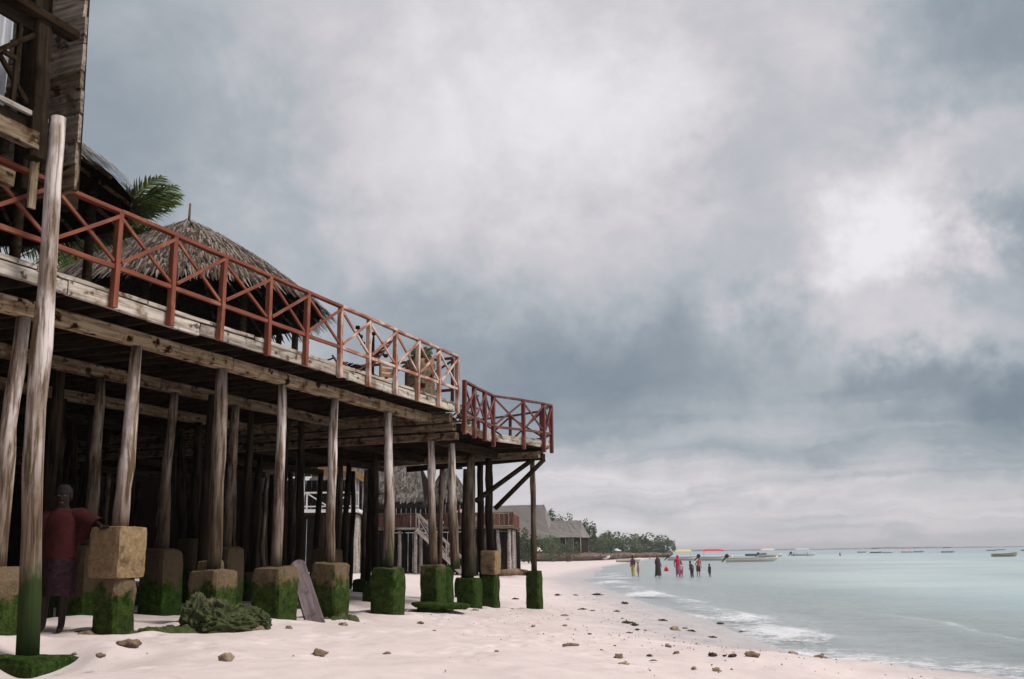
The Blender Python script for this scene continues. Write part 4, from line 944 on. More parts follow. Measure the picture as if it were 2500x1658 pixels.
# the man in red under the pier: more detail, skin and clothes darkened for the shade there
mx_, my_ = -9.62, 9.62
man = thing('person', 'person in a red tunic and patterned wrap leaning one arm on the sandstone footing block', 'person', (mx_, my_, gz(mx_, my_)), rad(-150), None, .985)
V = [(0, 0, .95), (0, .0, 1.12), (0, .0, 1.33), (0, .0, 1.47), (0, .02, 1.555), (0, .035, 1.63), (0, .03, 1.70), (0, .01, 1.755),
     (-.09, 0, .88), (-.12, .03, .50), (-.14, -.02, .09), (-.15, .07, .05), (-.155, .15, .03), (.09, 0, .88), (.09, .02, .5), (.07, -.05, .09), (.075, .05, .05), (.085, .12, .03),
     (-.175, 0, 1.43), (-.26, -.02, 1.17), (-.30, .08, .97), (-.315, .13, .90), (.175, 0, 1.43), (.40, .05, 1.33), (.52, .20, 1.26), (.56, .27, 1.265)]
Ed = [(0, 1), (1, 2), (2, 3), (3, 4), (4, 5), (5, 6), (6, 7), (0, 8), (8, 9), (9, 10), (10, 11), (11, 12), (0, 13), (13, 14), (14, 15), (15, 16), (16, 17), (2, 18), (18, 19), (19, 20), (20, 21), (2, 22), (22, 23), (23, 24), (24, 25)]
Rd = [.135, .12, (.16, .12), .058, .065, .088, .09, .05, .085, .058, .042, .038, .025, .085, .058, .042, .038, .025, .062, .046, .034, .036, .062, .046, .034, .036]
V = [(-a, b, c) for a, b, c in V]
def fingers(base, d, side, idx):
    d = Vector(d).normalized(); side = Vector(side).normalized(); up = side.cross(d)
    for k, (o, L) in enumerate(((-.030, .066), (-.010, .078), (.010, .074), (.029, .058))):
        a = Vector(base)+side*o+d*.03; b = a+d*L*.55; c = b+d*L*.35-up*L*.45; i0 = len(V)
        V.extend([tuple(a), tuple(b), tuple(c)]); Rd.extend([.011, .010, .008]); Ed.extend([(idx, i0), (i0, i0+1), (i0+1, i0+2)])
    a = Vector(base)-side*.03; b = a-side*.03+d*.03; c = b+d*.035; i0 = len(V)
    V.extend([tuple(b), tuple(c)]); Rd.extend([.012, .010]); Ed.extend([(idx, i0), (i0, i0+1)])
fingers((.315, .13, .90), (.02, .25, -.95), (0, 1, .25), 21); fingers((-.56, .27, 1.265), (-.55, .8, -.12), (-.8, -.55, 0), 25)
M_SKIND = plain('shade_dark_skin', (.016, .010, .007), .55, .1)  # skin tone lowered to carry the shade under the deck
obj('body', skin(V, Ed, Rd, 2), M_SKIND, man)
fn_ = loft([[Vector((w*c_, y0+.012*s_, z)) for c_, s_ in ((-1, 0), (0, 1), (1, 0), (0, -.6))] for z, w, y0 in ((1.665, .010, .118), (1.64, .013, .128), (1.615, .019, .134), (1.605, .014, .122))])
obj('nose', fn_, M_SKIND, man)
obj('mouth', loft([ell(0, .112, 1.572+z, .026*k, .012*k, 10) for z, k in ((-.01, .4), (-.004, 1), (.004, 1), (.01, .4))]), plain('lips', (.09, .035, .03), .5, .1), man)
for s in (-1, 1):
    obj('ear', rock(.012, .022, .034, 2, .1, 6, .05), M_SKIND, man, T(s*.092, .03, 1.64)); obj('eye', rock(.013, .008, .008, 1, .0, 6, .0), M_PEB3, man, T(s*.034, .118, 1.66))
obj('hair', loft([ell(0, -.01, 1.60, .075, .06, 14), ell(0, .0, 1.68, .098, .09, 14), ell(0, .012, 1.745, .092, .094, 14), ell(0, .015, 1.80, .05, .055, 14)], capb=False), cloth(.012, .01, .01), man)
obj('headband', loft([ell(0, .028, z, .099, .104, 16) for z in (1.70, 1.725)], capb=False, capt=False), cloth(.02, .014, .014), man)
M_TUN = plain('red_tunic_cloth', (.036, .003, .004), .9, .4, 14.); M_WRAP = plain('patterned_wrap_cloth', (.02, .005, .010), .9, .8, 16.)  # tunic and wrap colours lowered for the same shade
obj('tunic', loft([ell(0, 0, .90, .205, .155, 20, .05, 5), ell(0, 0, 1.0, .20, .15, 20, .04, 5), ell(0, 0, 1.2, .20, .15, 20, .03, 4), ell(0, 0, 1.38, .215, .145, 20, .02), ell(0, 0, 1.46, .17, .115, 20), ell(0, .01, 1.51, .075, .07, 20)], capb=False), M_TUN, man)
for s, pts in ((1, [(.12, 0, 1.42), (.20, 0, 1.38), (.26, -.015, 1.2), (.28, .0, 1.10)]), (-1, [(-.12, 0, 1.42), (-.20, .0, 1.42), (-.34, .03, 1.34), (-.44, .08, 1.28)])):
    obj('sleeve', tube(pts, [.09, .105, .10, .115], 14, False), M_TUN, man)
v, f = [], []
for k, (x_, z_) in enumerate(((-.10, 1.44), (-.45, 1.33), (-.40, 1.16), (-.14, 1.02))): v += [(x_, .03+.05*(k == 1), z_), (x_, -.03+.05*(k == 1), z_)]
f = [(6, 4, 2, 0), (1, 3, 5, 7), (2, 3, 1, 0), (4, 5, 3, 2), (6, 7, 5, 4), (0, 1, 7, 6)]
obj('cape_fold', mesh(v, f), M_TUN, man)
obj('wrap_skirt', loft([ell(0, 0, .98, .17, .14, 20), ell(-.005, 0, .82, .20, .165, 20, .03, 5), ell(-.01, .01, .60, .205, .17, 20, .05, 6), ell(-.015, .01, .45, .20, .175, 20, .06, 6)], capb=False, capt=False), M_WRAP, man)

# ------------------------------------------------------------------ near-black wall added behind the poles to block light under the deck
wall = thing('light_blocking_wall', 'near-black rough stone wall added behind the pier poles to block light', 'wall', (-23., 12., 1.))
M_WALL = moss_mat('shade_dark_wall', (.009, .008, .006), .2)  # stone colour taken near black in place of deep shade
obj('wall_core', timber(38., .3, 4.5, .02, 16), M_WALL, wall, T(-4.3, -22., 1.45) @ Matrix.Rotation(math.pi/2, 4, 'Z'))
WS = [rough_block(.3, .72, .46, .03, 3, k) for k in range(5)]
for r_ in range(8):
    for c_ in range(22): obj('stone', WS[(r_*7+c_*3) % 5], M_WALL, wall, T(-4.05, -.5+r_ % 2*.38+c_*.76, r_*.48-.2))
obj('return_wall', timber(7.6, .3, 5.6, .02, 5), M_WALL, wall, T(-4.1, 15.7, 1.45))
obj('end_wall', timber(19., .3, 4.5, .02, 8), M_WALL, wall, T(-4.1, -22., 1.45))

# ------------------------------------------------------------------ neighbouring stilt restaurants down the beach
def thatch_slab(a, b, c, d, n=26, per=60, blade=.5, bw=.08):
    """shaggy thatch on a sloping quad: a-b ridge, d-c eave"""
    a, b, c, d = map(Vector, (a, b, c, d)); nrm = (b-a).cross(d-a).normalized(); nrm = nrm if nrm.z > 0 else -nrm
    v, f = [], []; dn = ((d-a)+(c-b)).normalized(); al = (b-a).normalized()
    for i in range(n):
        for j in range(per):
            u, w = (j+R(-.5, .5))/per, (i+R(-.3, .3))/n
            p = (a.lerp(b, u)).lerp(d.lerp(c, u), w)+nrm*(.03+R(0, .06)); L = blade*R(.6, 1.2); ww = al*bw*R(.5, 1.2)
            q = p+dn*L-nrm*.05+al*R(-.06, .06); k = len(v); v += [p-ww, p+ww, q+ww*.5, q-ww*.5]; f.append((k, k+1, k+2, k+3))
    k = len(v); o = nrm*-.06
    v += [a+o, b+o, c+o, d+o, a+o*2, b+o*2, c+o*2, d+o*2]; f += [(k, k+1, k+2, k+3), (k+7, k+6, k+5, k+4), (k, k+4, k+5, k+1), (k+1, k+5, k+6, k+2), (k+2, k+6, k+7, k+3), (k+3, k+7, k+4, k)]
    return mesh(v, f)
# white-trimmed pavilion on stilts
m1 = thing('stilt_pavilion', 'two-storey stilt pavilion with white balcony rail and straw gable edge, seen between the pier poles', 'pavilion', (-28.6, 50., gz(-28.6, 50.)), rad(24))
g1 = gz(-28.6, 50.); zf = 4.45-g1
beam('balcony_floor', (-4.6, .0, zf), (.15, 0, zf), .25, .18, M_WHITE, m1); beam('balcony_floor', (.05, .14, zf), (.05, 9.5, zf), .2, .18, M_WHITE, m1)
beam('floor_slab', (-7, 4.9, zf-.05), (-.06, 4.9, zf-.05), 9.3, .14, M_UNDER, m1)
for x_ in (-4.0, -2.8, -1.5, -.3): beam('balustrade_post', (x_, -.04, zf+.1), (x_, -.04, zf+.98), .09, .09, M_WHITE, m1)
beam('balustrade_rail', (-4.6, -.04, zf+1.02), (.1, -.04, zf+1.02), .10, .09, M_WHITE, m1); beam('balustrade_rail', (-4.6, -.04, zf+.25), (.1, -.04, zf+.25), .07, .07, M_WHITE, m1)
for k, x_ in enumerate((-4.0, -2.8, -1.5)): beam('balustrade_brace', (x_+.06, -.04, zf+(.95 if k % 2 else .3)), (x_+1.1, -.04, zf+(.3 if k % 2 else .95)), .05, .07, M_WHITE, m1)
for (x_, y_) in ((-.1, .0), (-.1, 1.5), (-.1, 4.5), (-.1, 8.5), (-3, 0), (-6, 0)):
    obj('roof_post', tube([(x_, y_, zf+.1), (x_, y_, zf+2.2)], [.07, .06], 8), M_WHITE, m1)
for k, (x_, y_) in enumerate(((-.2, .1), (-.15, .9), (-.15, 1.9), (-.2, 3.2), (-.2, 5.), (-.2, 7.5), (-1.8, .2), (-3.4, .2), (-5., .2), (-6.6, .2), (-2.4, 3.), (-4.8, 3.), (-2.4, 6), (-4.8, 6))):
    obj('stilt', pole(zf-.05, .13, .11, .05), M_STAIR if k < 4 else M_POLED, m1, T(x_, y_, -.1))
beam('stilt_brace', (-.1, 3.4, .9), (-.1, 6.8, zf-.3), .09, .12, M_UNDER, m1)
obj('roof_thatch', thatch_slab((-3.4, -.6, zf+4.0), (-3.4, 10, zf+4.0), (.7, 10, zf+1.55), (.7, -.6, zf+1.55), 16, 50), M_THATCHD, m1, kind='stuff')
obj('roof_thatch', thatch_slab((-3.5, -.6, zf+4.0), (-3.5, 10, zf+4.0), (-7.5, 10, zf+1.55), (-7.5, -.6, zf+1.55), 16, 50), M_THATCHD, m1, kind='stuff')
beam('gable_edge', (-3.4, -.72, zf+3.95), (.75, -.72, zf+1.50), .25, .32, M_GOLD, m1, jit=.03, seg=6); beam('gable_edge', (-3.5, -.72, zf+3.95), (-7.5, -.72, zf+1.5), .25, .32, M_GOLD, m1, jit=.03, seg=6)
for k in range(18): beam('gable_board', (-7.1+.38*k+.19, -.45, zf+1.9), (-7.1+.38*k+.19, -.45, zf+1.9+max(.15, 2.0*(1-abs(-3.4-(-7.1+.38*k+.19))/3.9))), .36, .04, M_GOLD if k > 12 else M_UNDER, m1)
for k in range(20): beam('back_board', (-7.0+.36*k, 9.4, zf), (-7.0+.36*k, 9.4, zf+2.4), .34, .05, M_DARK, m1)
for k in range(24): beam('under_screen_board', (-8.9+.38*k, 4.2, .0), (-8.9+.38*k, 4.2, zf-.15), (.376 if k % 7 else .34), .05, M_DARK, m1)

# long brown restaurant deck with stair
m2b = Vector((-27.45, 58.9, gz(-27.5, 60.)))
m2 = thing('stilt_restaurant', 'brown restaurant deck on stilts with grey roof and reddish balustrade further down the beach', 'restaurant', m2b, rad(17))
zd = 3.62-m2b.z
beam('deck_edge', (-8, -.1, zd), (4.6, -.1, zd), .18, .18, M_BEAM, m2, seg=6); beam('deck_edge', (4.5, 0, zd), (4.5, 7, zd), .18, .18, M_BEAM, m2, seg=4)
beam('deck_slab', (-8, 4.6, zd), (4.4, 4.6, zd), 9.2, .12, M_UNDER, m2)
M_BALU = wood('reddish_balustrade', (.06, .03, .024), (.13, .06, .045), (.22, .11, .085), (.08, .04, .03), .5)
for k in range(42): beam('balustrade_board', (-8+.3*k+.14, -.06, zd+.12), (-8+.3*k+.14, -.06, zd+.85+R(-.02, .03)), .27, .03, M_BALU, m2, key=k % 5)
for k in range(22): beam('balustrade_board', (4.52, .2+.3*k, zd+.12), (4.52, .2+.3*k, zd+.85+R(-.02, .03)), .03, .27, M_BALU, m2, key=k % 5)
beam('balustrade_rail', (-8, -.06, zd+.92), (4.6, -.06, zd+.92), .1, .06, M_BEAM, m2)
for k, (x_, y_) in enumerate([(4.3-.75*i, .05+(i % 3)*.12) for i in range(16)]+[(4.4, 1.5+1.6*i) for i in range(5)]+[(3.2-1.3*i, 3.) for i in range(8)]+[(3.2-1.4*i, 6.5) for i in range(8)]):
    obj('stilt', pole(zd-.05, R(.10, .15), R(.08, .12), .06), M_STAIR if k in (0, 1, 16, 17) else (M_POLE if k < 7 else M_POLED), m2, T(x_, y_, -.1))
for k in range(34): beam('under_screen_board', (-7.8+.36*k, 8.4, 0), (-7.8+.36*k, 8.4, zd-.1), .356 if k % 4 else .33, .05, M_DARK, m2, key=k % 5)
obj('roof_thatch', thatch_slab((-9, 4.4, zd+4.6), (-2.2, 4.4, zd+4.6), (-1.2, .2, zd+1.75), (-10, .2, zd+1.75), 18, 60), M_THATCHD, m2, kind='stuff')
obj('roof_thatch', thatch_slab((-9, 4.5, zd+4.6), (-2.2, 4.5, zd+4.6), (-1.2, 8.6, zd+1.75), (-10, 8.6, zd+1.75), 18, 60), M_THATCHD, m2, kind='stuff')
beam('eave_board', (-10, .3, zd+1.66), (-1.2, .3, zd+1.66), .1, .14, M_DARK, m2)
for x_ in (-8.4, -6.2, -4., -1.9): obj('roof_post', tube([(x_, .5, zd), (x_, .5, zd+1.9)], [.08, .07], 8), M_UNDER, m2)
for k in range(24): beam('back_board', (-8+.36*k, 8.6, zd), (-8+.36*k, 8.6, zd+2.2), .34, .05, M_DARK, m2, key=k % 4)
# the stair down to the sand
s0, s1 = Vector((-1.15, -2.6, zd-.05)), Vector((1.6, -2.6, .15))
for oy in (-.5, .5):
    beam('stair_stringer', s0+Vector((0, oy, -.1)), s1+Vector((0, oy, 0)), .06, .2, M_STAIR, m2)
    beam('stair_handrail', s0+Vector((0, oy, .85)), s1+Vector((0, oy, .9)), .07, .09, M_STAIR, m2)
    for k in range(3):
        q0, q1 = s0.lerp(s1, k/3), s0.lerp(s1, (k+1)/3)
        beam('stair_brace', q0+Vector((0, oy, .8)), q1+Vector((0, oy, .1)), .05, .06, M_STAIR, m2); beam('stair_baluster', q0+Vector((0, oy, -.1)), q0+Vector((0, oy, .9)), .07, .07, M_STAIR, m2)
for k in range(11):
    q = s0.lerp(s1, (k+.5)/11); beam('stair_tread', q+Vector((0, -.48, .06)), q+Vector((0, .48, .06)), .26, .04, M_STAIR, m2)
beam('landing', (-2.4, -1.3, zd-.06), (-1.2, -1.3, zd-.06), 2.5, .08, M_STAIR, m2)
for x_, y_ in ((-2.3, -2.4), (-1.3, -2.4), (-1.3, -.5)): obj('stilt', pole(zd-.1, .12, .1, .03), M_STAIR, m2, T(x_, y_, -.1))
gazebo('shaggy grey thatched shelter on the brown restaurant deck', -27.0, 58.8, 3.74, 1.5, 2.4, 3.9, 6, 0, False, M_THATCHD, 70, 22, None, 'thatched_shelter')
g = thing('parasol', 'red and white parasol on the brown restaurant deck', 'parasol', (-28.1, 64., 3.7))
obj('canopy', loft([ell(0, 0, z, r_, r_, 12) for z, r_ in ((.98, 1.05), (1.0, 1.06), (1.18, .6), (1.36, .05))], capb=False), cloth(.62, .30, .33), g)
obj('valance', loft([ell(0, 0, z, 1.07, 1.07, 12) for z in (.82, .99)], capb=False, capt=False), cloth(.45, .04, .07), g); obj('mast', tube([(0, 0, 0), (0, 0, 1.3)], [.03, .03], 6), M_WHITE, g)
person('person in a light blue shirt and white cap on the stair of the brown restaurant', -27.55, 57.2, 2.42, -2.6, 1.7, 'stand', 1, 'trousers', (.20, .50, .62), (.05, .06, .08), hair=(.7, .7, .72))
for k, (x_, c_) in enumerate(((-30.2, (.5, .06, .04)), (-29.2, (.65, .62, .6)), (-28.6, (.62, .6, .58)))):
    person(['diner in red seated behind the reddish balustrade', 'diner in a white shirt behind the reddish balustrade', 'diner in pale grey behind the reddish balustrade'][k], x_, 61.2, 3.2, 2.5, 1.65, 'stand', 1, 'trousers', c_, c_)

# ------------------------------------------------------------------ far shore: hotel roofs, trees, rock ledge
def hip_roof(a, b, z0, z1, dep, over, flip=0):
    """thatched hip roof with ridge from a to b (local x) at z1 and eave at z0"""
    v = [(a, 0, z1), (b, 0, z1), (b+over, -dep, z0), (a-over, -dep, z0), (b+over, dep, z0), (a-over, dep, z0)]
    n = 14; V_, F_ = [], []
    def quad(p, q, r_, s_, k=10):
        base = len(V_)
        for i in range(k+1):
            for j in range(n+1):
                u = j/n; w = i/k; P = Vector(p).lerp(Vector(q), u).lerp(Vector(s_).lerp(Vector(r_), u), w)
                P.z -= .10*(z1-z0)*math.sin(math.pi*w); P += Vector((R(-.06, .06), R(-.06, .06), R(-.07, .07))); V_.append(P)
        for i in range(k):
            for j in range(n):
                q_ = base+i*(n+1)+j; F_.append((q_, q_+1, q_+n+2, q_+n+1))
    quad(v[0], v[1], v[2], v[3]); quad(v[1], v[0], v[5], v[4]); quad(v[1], v[1], v[4], v[2]); quad(v[0], v[0], v[3], v[5])
    return mesh(V_, F_)
def hotel(label, x, y, rz, a, b, z0, z1, dep, over):
    zg = gz(x, y); h = thing('thatched_lodge', label, 'lodge', (x, y, zg), rz)
    obj('roof', hip_roof(a, b, z0-zg, z1-zg, dep, over), M_THATCHF, h)
    obj('wall', timber(b-a+over*1.2, dep*1.4, z0-zg+.3, .02), M_UNDER, h, T(a-over*.6, 0, (z0-zg)/2))
    for k in range(6):
        xx = a-over*.8+(b-a+over*1.6)*k/5; obj('veranda_post', tube([(xx, -dep*.92, -.2), (xx, -dep*.92, z0-zg+.25)], [.12, .1], 6), M_STAIR, h)
    return h
hotel('large thatched lodge with a steep upswept ridge behind the bushes on the far beach', -80.5, 215., rad(4), -9, 5.4, 4.8, 12.6, 6., 3.2)
hotel('smaller thatched lodge with a straight ridge beside the large lodge', -66.8, 206., rad(3), -3.0, 3.2, 5.0, 8.6, 4.5, 1.1)
def crown_mesh(rx, ry, rz, clumps, per, leaf, seed):
    rg = random.Random(seed); v, f = [], []
    U = rg.uniform
    for c in range(clumps):
        while True:
            p = Vector((U(-1, 1), U(-1, 1), U(-1, 1)))
            if .25 < p.length < 1: break
        cc = Vector((p.x*rx, p.y*ry, p.z*rz)); cr = U(.22, .42)*min(rx, rz)
        for k in range(per):
            d = Vector((U(-1, 1), U(-1, 1), U(-1, 1)))
            if d.length > 1: continue
            q = cc+d*cr; a = Vector((U(-1, 1), U(-1, 1), U(-.6, .6))).normalized()*leaf*U(.5, 1.2); b_ = a.orthogonal().normalized()*leaf*U(.25, .6)
            k0 = len(v); v += [q-a, q-b_, q+a, q+b_]; f.append((k0, k0+1, k0+2, k0+3))
    return mesh(v, f)
CR = [crown_mesh(1, 1, .8, 30, 60, .10, s_) for s_ in range(5)]
def tree(label, x, y, r_, h, top, k, mat=None, group=None, name='shore_tree', rzz=.8):
    zg = gz(x, y); t_ = thing(name, label, 'tree', (x, y, zg), R(0, 6), group)
    H = top-zg; rz_ = min(h, H*.5)
    ob = obj('crown', CR[k % 5], mat or M_LEAF, t_, T(0, 0, H-rz_) @ Matrix.Diagonal((r_, r_, rz_/.8, 1)))
    obj('trunk', skin([(0, 0, -.2), (.05, 0, H*.3), (r_*.3, .1, H*.62), (-r_*.3, 0, H*.66), (0, r_*.2, H*.75)], [(0, 1), (1, 2), (1, 3), (1, 4)], [.03*H, .022*H, .012*H, .012*H, .012*H]), M_BARK, t_)
# dense bushes in front of the lodges
for k, (px_, y, r_, top) in enumerate(((-63.5, 150., 2.4, 6.4), (-60.6, 148., 2.6, 7.4), (-57.6, 150., 2.5, 6.6), (-55.6, 153., 2.0, 5.4), (-60.0, 143., 2.2, 4.8))):
    tree('dense green bushy tree in the clump beside the brown stilts', px_, y, r_, 3.2, top, k, None, 'bushy trees in front of the lodges', 'bushy_tree')
for k, (x, y, r_, top) in enumerate(((-60.5, 178., 2.0, 5.2), (-57.8, 180., 1.7, 4.6), (-62.5, 184., 1.6, 5.2))):
    tree('greyish scrubby tree at the corner of the large thatched lodge', x, y, r_, 2.6, top, k, M_LEAF2, 'scrub by the lodge corner', 'scrub_tree')
for k, (x, y, r_, top) in enumerate(((-79.5, 235., 2.7, 12.2), (-76.0, 235., 2.8, 11.4), (-72.8, 237., 2.2, 10.2))):
    tree('dark feathery tree rising behind the smaller thatched lodge', x, y, r_, 3.4, top, k+1, None, 'trees behind the lodges', 'feathery_tree')
tree('dark feathery tree standing right beside the smaller thatched lodge', -63.6, 211., 2.2, 3.4, 9.2, 2, None, None, 'feathery_tree')
HEAD = [(-64.5, 222., 2.4, 5.4), (-66.5, 236., 3., 6.8), (-70.5, 255., 3.4, 7.2), (-72.0, 270., 3.6, 7.0), (-74.0, 290., 3.8, 7.0), (-74.6, 302., 4.0, 7.2), (-75., 315., 3.2, 6.4), (-74.6, 322., 5.0, 8.0), (-72.5, 326., 3.6, 6.4), (-78., 285., 4., 7.6), (-71., 248., 3., 6.6), (-68.5, 229., 2.6, 6.2)]
for k, (x, y, r_, top) in enumerate(HEAD):
    tip = k == 7; pale = k % 4 == 0
    tree('tallest rounded green tree near the tip of the rocky headland' if tip else 'paler green tree on the low rocky headland' if pale else 'dense dark green tree on the low rocky headland', x, y, r_, 3.6, top, k, M_LEAF2 if pale else M_LEAF, None if tip else 'pale trees on the rocky headland' if pale else 'dark trees on the rocky headland', 'headland_tree')
# low undercut coral ledge
def cliff():
    P0 = [(-66.5, 178.), (-63., 184.), (-59.6, 196.), (-60.5, 212.), (-63.5, 232.), (-66.5, 255.), (-69., 275.), (-70.5, 295.), (-70.8, 312.), (-70.2, 326.), (-72.5, 333.), (-80., 338.)]
    pts = []
    for (a, b) in zip(P0[:-1], P0[1:]):
        for k in range(8): pts.append(Vector(a).lerp(Vector(b), k/8))
    rings = []
    for i, p in enumerate(pts):
        d = (pts[min(i+1, len(pts)-1)]-pts[max(i-1, 0)]).normalized(); nrm = Vector((d.y, -d.x)); zg = gz(p.x, p.y)-.3
        h = 1.5+.5*mnoise.noise(Vector((i*.21, 3, 0)))+(.5 if i > 70 else 0); rr_ = []
        for o, z in ((-.2, -.2), (-.6, .25), (.1, .5), (.6, .75), (.5, .95), (-.4, 1.05), (-4., 1.2), (-14., 1.3)):
            q = p+nrm*(o+.5*mnoise.noise(Vector((i*.5, z*3, 1)))); rr_.append(Vector((q.x, q.y, zg+h*z+.2*mnoise.noise(Vector((i*.7, z*5, 7))))))
        rings.append(rr_)
    return loft(rings, close=False, capb=False, capt=False, sm=False)
def f_cliff(s):
    p = pos(s); n1 = s.noise(s.scale(p, (1, 1, 2.5)), .9, 6, .7)
    return bsdf(s, s.ramp(n1, [(.3, (.045, .03, .024)), (.5, (.13, .085, .065)), (.72, (.26, .21, .17))]), .95, n1, .6, .3)
obj('rock_ledge_terrain', cliff(), material('coral_cliff', f_cliff), kind='structure', label='low brown undercut coral rock ledge along the far beach')
# far coast on the horizon
v, f = [], []
for i in range(160):
    x = -900+i*30.; h = 9*(.45+.55*mnoise.noise(Vector((i*.06, 0, 2))))+3*mnoise.noise(Vector((i*.4, 0, 1)))+(9 if x > 700 else 0)*min(1, (x-700)/500 if x > 700 else 0)
    h = max(3., 1.5*h*min(1., (i+2)/14)); h *= .55; v += [(x, 2600+x*.1, -1), (x, 2620+x*.1, h), (x, 2900+x*.1, h*.6), (x, 3000+x*.1, -1)]
for i in range(159):
    for j in range(3): a = i*4+j; f.append((a, a+4, a+5, a+1))
obj('far_coast', mesh(v, f), plain('far_coast_forest', (.06, .09, .08), .95, .3, .02), kind='structure', label='thin wooded coastline on the horizon')

# ------------------------------------------------------------------ boats
def hull(L, B, H, sheer=.35, trans=.55, n=18):
    rings = []
    for i in range(n+1):
        s = i/n; x = (s-.5)*L
        w = B/2*(min(1., trans+(1-trans)*min(1, s*3))*(1-max(0, (s-.55)/.45)**2.2)); w = max(w, .015)
        zk = .0+H*.75*max(0, (s-.78)/.22)**2; zt = H*(1+sheer*max(0, (s-.35)/.65)**2)
        k = (zt-zk)
        rings.append([Vector((x, -w, zt)), Vector((x, -w*.9, zk+k*.5)), Vector((x, -w*.55, zk+k*.12)), Vector((x, 0, zk)), Vector((x, w*.55, zk+k*.12)), Vector((x, w*.9, zk+k*.5)), Vector((x, w, zt)),
                      Vector((x, w*.86, zt-.02)), Vector((x, w*.6, zk+k*.25)), Vector((x, 0, zk+k*.18)), Vector((x, -w*.6, zk+k*.25)), Vector((x, -w*.86, zt-.02))])
    return loft(rings)
M_MOTOR = plain('motor_black', (.02, .02, .022), .4)
def boat(label, x, y, rz, L, B, H, c, z=-.18, canopy=None, motor=1, stripe=None, group=None, tilt=0., name='motor_boat'):
    b = thing(name, label, 'boat', (x, y, z), rz, group)
    H *= 1.12
    obj('hull', hull(L, B, H), plain('hull_paint', c, .5, .12), b)
    if stripe:
        obj('gunwale_stripe', loft([[Vector(((s-.5)*L, -sd_2*(B/2*(min(1., .55+.45*min(1, s*3))*(1-max(0, (s-.55)/.45)**2.2))+.02), H*(1+.35*max(0, (s-.35)/.65)**2)+dz_)) for sd_2, dz_ in ((1, .0), (1, -.09))] for s in [i/16*.97 for i in range(17)]], close=False, capb=False, capt=False), cloth(*stripe), b)
    for s in (.28, .5, .68): beam('thwart', ((s-.5)*L, -B*.40, H*.75), ((s-.5)*L, B*.40, H*.75), .2, .04, M_STAIR, b)
    if motor:
        obj('outboard_motor', loft([ell(-L/2-.15, 0, z_, rx_, ry_, 10) for z_, rx_, ry_ in ((-.35, .05, .03), (.3, .07, .05), (H*.9, .09, .07), (H*1.0, .22, .17), (H*1.0+.35, .24, .18), (H*1.0+.48, .12, .1))]), M_MOTOR, b, T(-L/2-.1, 0, H*.9) @ Matrix.Rotation(rad(42), 4, 'Y') @ Matrix.Scale(1.5, 4) @ T(L/2+.1, 0, -H*.9))
    if canopy:
        cc, x0, x1 = canopy
        rings = [[Vector((x_, yy, H+1.15+.5*math.cos(yy/(B*.5)*1.4)*(1 if 0 < k < 6 else .7))) for yy in np.linspace(-B*.5, B*.5, 7)] for k, x_ in enumerate(np.linspace(x0*L, x1*L, 7))]
        obj('canopy', loft(rings, close=False, capb=False, capt=False), cloth(*cc), b)
        for x_ in (x0*L+.15, x1*L-.15):
            for s in (-1, 1): obj('canopy_post', tube([(x_, s*B*.40, H*.8), (x_, s*B*.46, H+1.22)], [.03, .025], 6), M_WHITE, b)
    return b
boat('long cream motor boat with raised bow and outboard motor lying in the shallows', -25.0, 182., rad(3), 8.9, 1.9, .75, (.66, .62, .54), stripe=(.30, .24, .18))
boat('motor boat with a yellow canopy moored off the white beach', -44.5, 218., rad(12), 6.6, 1.9, .7, (.60, .58, .52), canopy=((.68, .52, .2), -.25, .28), stripe=(.2, .25, .3))
boat('motor boat with a bright red canopy moored off the white beach', -36.5, 212., rad(5), 7.2, 1.9, .7, (.62, .6, .56), canopy=((.66, .04, .07), -.35, .22), stripe=(.2, .22, .26))
boat('motor boat with a pale cream canopy moored behind the red-canopied boat', -36.0, 300., rad(0), 7.0, 2.0, .7, (.62, .6, .58), canopy=((.68, .58, .46), -.35, .2))
boat('white motor boat with a blue-grey canopy behind the long cream boat', -29.5, 330., rad(4), 7.6, 2.0, .7, (.5, .55, .58), canopy=((.45, .52, .56), -.3, .25))
boat('dark low boat moored beyond the headland tip', -46.0, 345., rad(8), 7.0, 1.9, .8, (.08, .09, .1), motor=0)
boat('olive green wooden boat moored alone on the open water', 19.0, 229., rad(14), 5.0, 1.7, .7, (.26, .27, .17), motor=0, stripe=(.12, .13, .08))
boat('white beached boat lying on the far sand below the rock ledge', -62.2, 212., rad(12), 6.0, 1.7, .7, (.66, .63, .64), z=gz(-62.2, 212.)-.05, motor=0, stripe=(.3, .3, .34))
boat('small cream boat drawn up on the sand behind the waders', -47.5, 183., rad(16), 4.6, 1.5, .55, (.62, .57, .46), z=gz(-47.5, 183.)-.03, motor=0)
FB = [(-11.0, 452., 7.5, (.10, .12, .13), (.12, .13, .15)), (-6.3, 440., 7., (.42, .44, .45), None), (1.3, 470., 8.0, (.34, .44, .42), (.5, .12, .1)), (5.9, 480., 7.5, (.3, .35, .38), (.16, .2, .24)), (15.9, 430., 8.0, (.28, .32, .35), (.10, .12, .14)), (51.0, 640., 9., (.3, .33, .36), (.3, .33, .36)), (53.0, 520., 9., (.06, .07, .08), None), (41.0, 560., 8., (.2, .24, .28), None), (-19., 520., 7., (.3, .34, .36), (.3, .32, .34))]
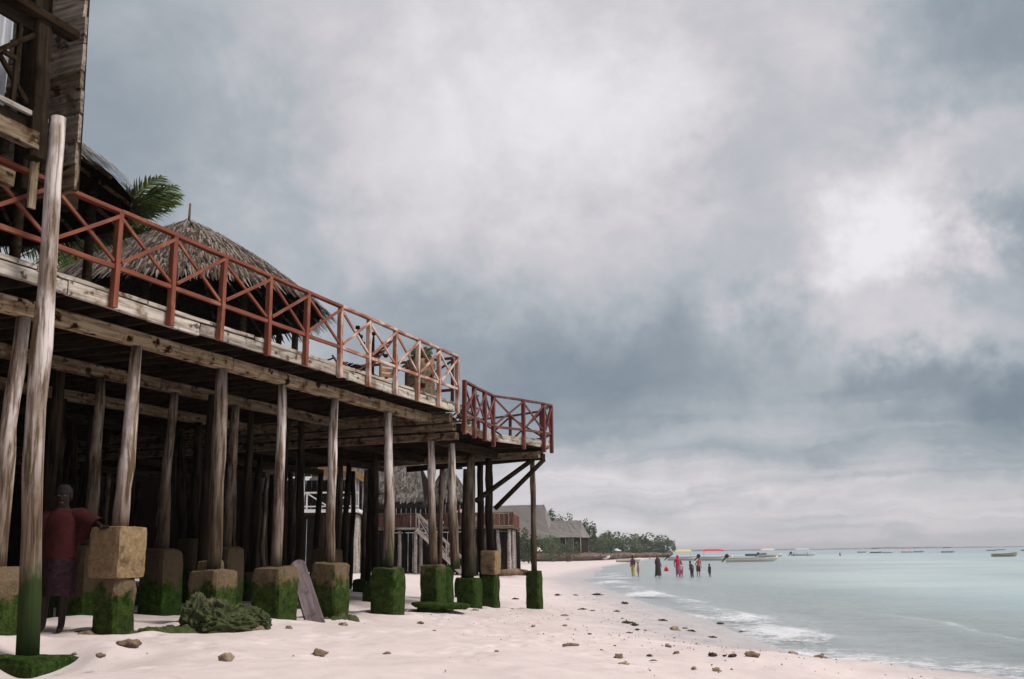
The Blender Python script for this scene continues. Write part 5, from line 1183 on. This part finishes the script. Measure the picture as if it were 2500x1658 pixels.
for k, (x, y, L, c, cc) in enumerate(FB):
    boat(['dark boat with a dark canopy far out on the water', 'pale open boat between the dark-canopied boats far out', 'greenish boat with a red canopy far out on the water', 'grey boat with a slate canopy beside the red-canopied boat', 'grey boat with a flat black canopy alone far out', 'pale boat with a grey canopy close to the horizon coast', 'black rounded boat hull far out on the open water', 'low grey boat near the far coastline', 'pale boat with a grey canopy among the far moored boats'][k], x, y, R(-.3, .3), L*.62, 1.7, .6, c, canopy=(cc, -.35, .3) if cc else None, motor=0)
g = thing('parasol', 'white beach parasol on the far sand', 'parasol', (-64.6, 238., gz(-64.6, 238.)))
obj('canopy', loft([ell(0, 0, z, r_, r_, 12) for z, r_ in ((1.9, 1.25), (1.92, 1.25), (2.3, .6), (2.55, .05))], capb=False), cloth(.6, .58, .66), g); obj('mast', tube([(0, 0, 0), (0, 0, 2.5)], [.03, .03], 6), M_WHITE, g)
g = thing('parasol', 'second white parasol in front of the bushy trees', 'parasol', (-66.2, 186., gz(-66.2, 186.)))
obj('canopy', loft([ell(0, 0, z, r_, r_, 12) for z, r_ in ((1.9, 1.3), (1.92, 1.3), (2.4, .7), (2.7, .05))], capb=False), cloth(.72, .70, .68), g); obj('mast', tube([(0, 0, 0), (0, 0, 2.6)], [.04, .04], 6), M_WHITE, g)

# ------------------------------------------------------------------ the sand sheet, last because the footings scour it
me, X_, Y_, _ = grid(graded(-10, 2, .05, -6100, 9100, 1.12), graded(6.5, 22, .05, -3100, 9100, 1.10), sand_z)
at = me.attributes.new('shore', 'FLOAT', 'POINT'); at.data.foreach_set('value', sdist(X_, Y_).ravel().astype(np.float32))
obj('sand', me, M_SAND, kind='structure', label='pale pinkish sand beach sloping down to the water')

# ------------------------------------------------------------------ the damp sea air
hm = bpy.data.materials.new('sea_haze'); hm.use_nodes = True; hs = NT(hm.node_tree)
hv_ = hs.n('ShaderNodeVolumePrincipled'); hv_.inputs['Color'].default_value = (.93, .93, .97, 1); hv_.inputs['Density'].default_value = .0003; hv_.inputs['Anisotropy'].default_value = .2
ho = hs.n('ShaderNodeOutputMaterial'); hs.l(hv_.outputs[0], ho.inputs['Volume'])
v = [(x, y, z) for z in (-5., 24.) for x, y in ((-6300, -3300), (9300, -3300), (9300, 9300), (-6300, 9300))]
obj('haze', mesh(v, [(3, 2, 1, 0), (4, 5, 6, 7), (0, 1, 5, 4), (1, 2, 6, 5), (2, 3, 7, 6), (3, 0, 4, 7)]), hm, kind='stuff', label='thin pale sea haze over the whole bay')
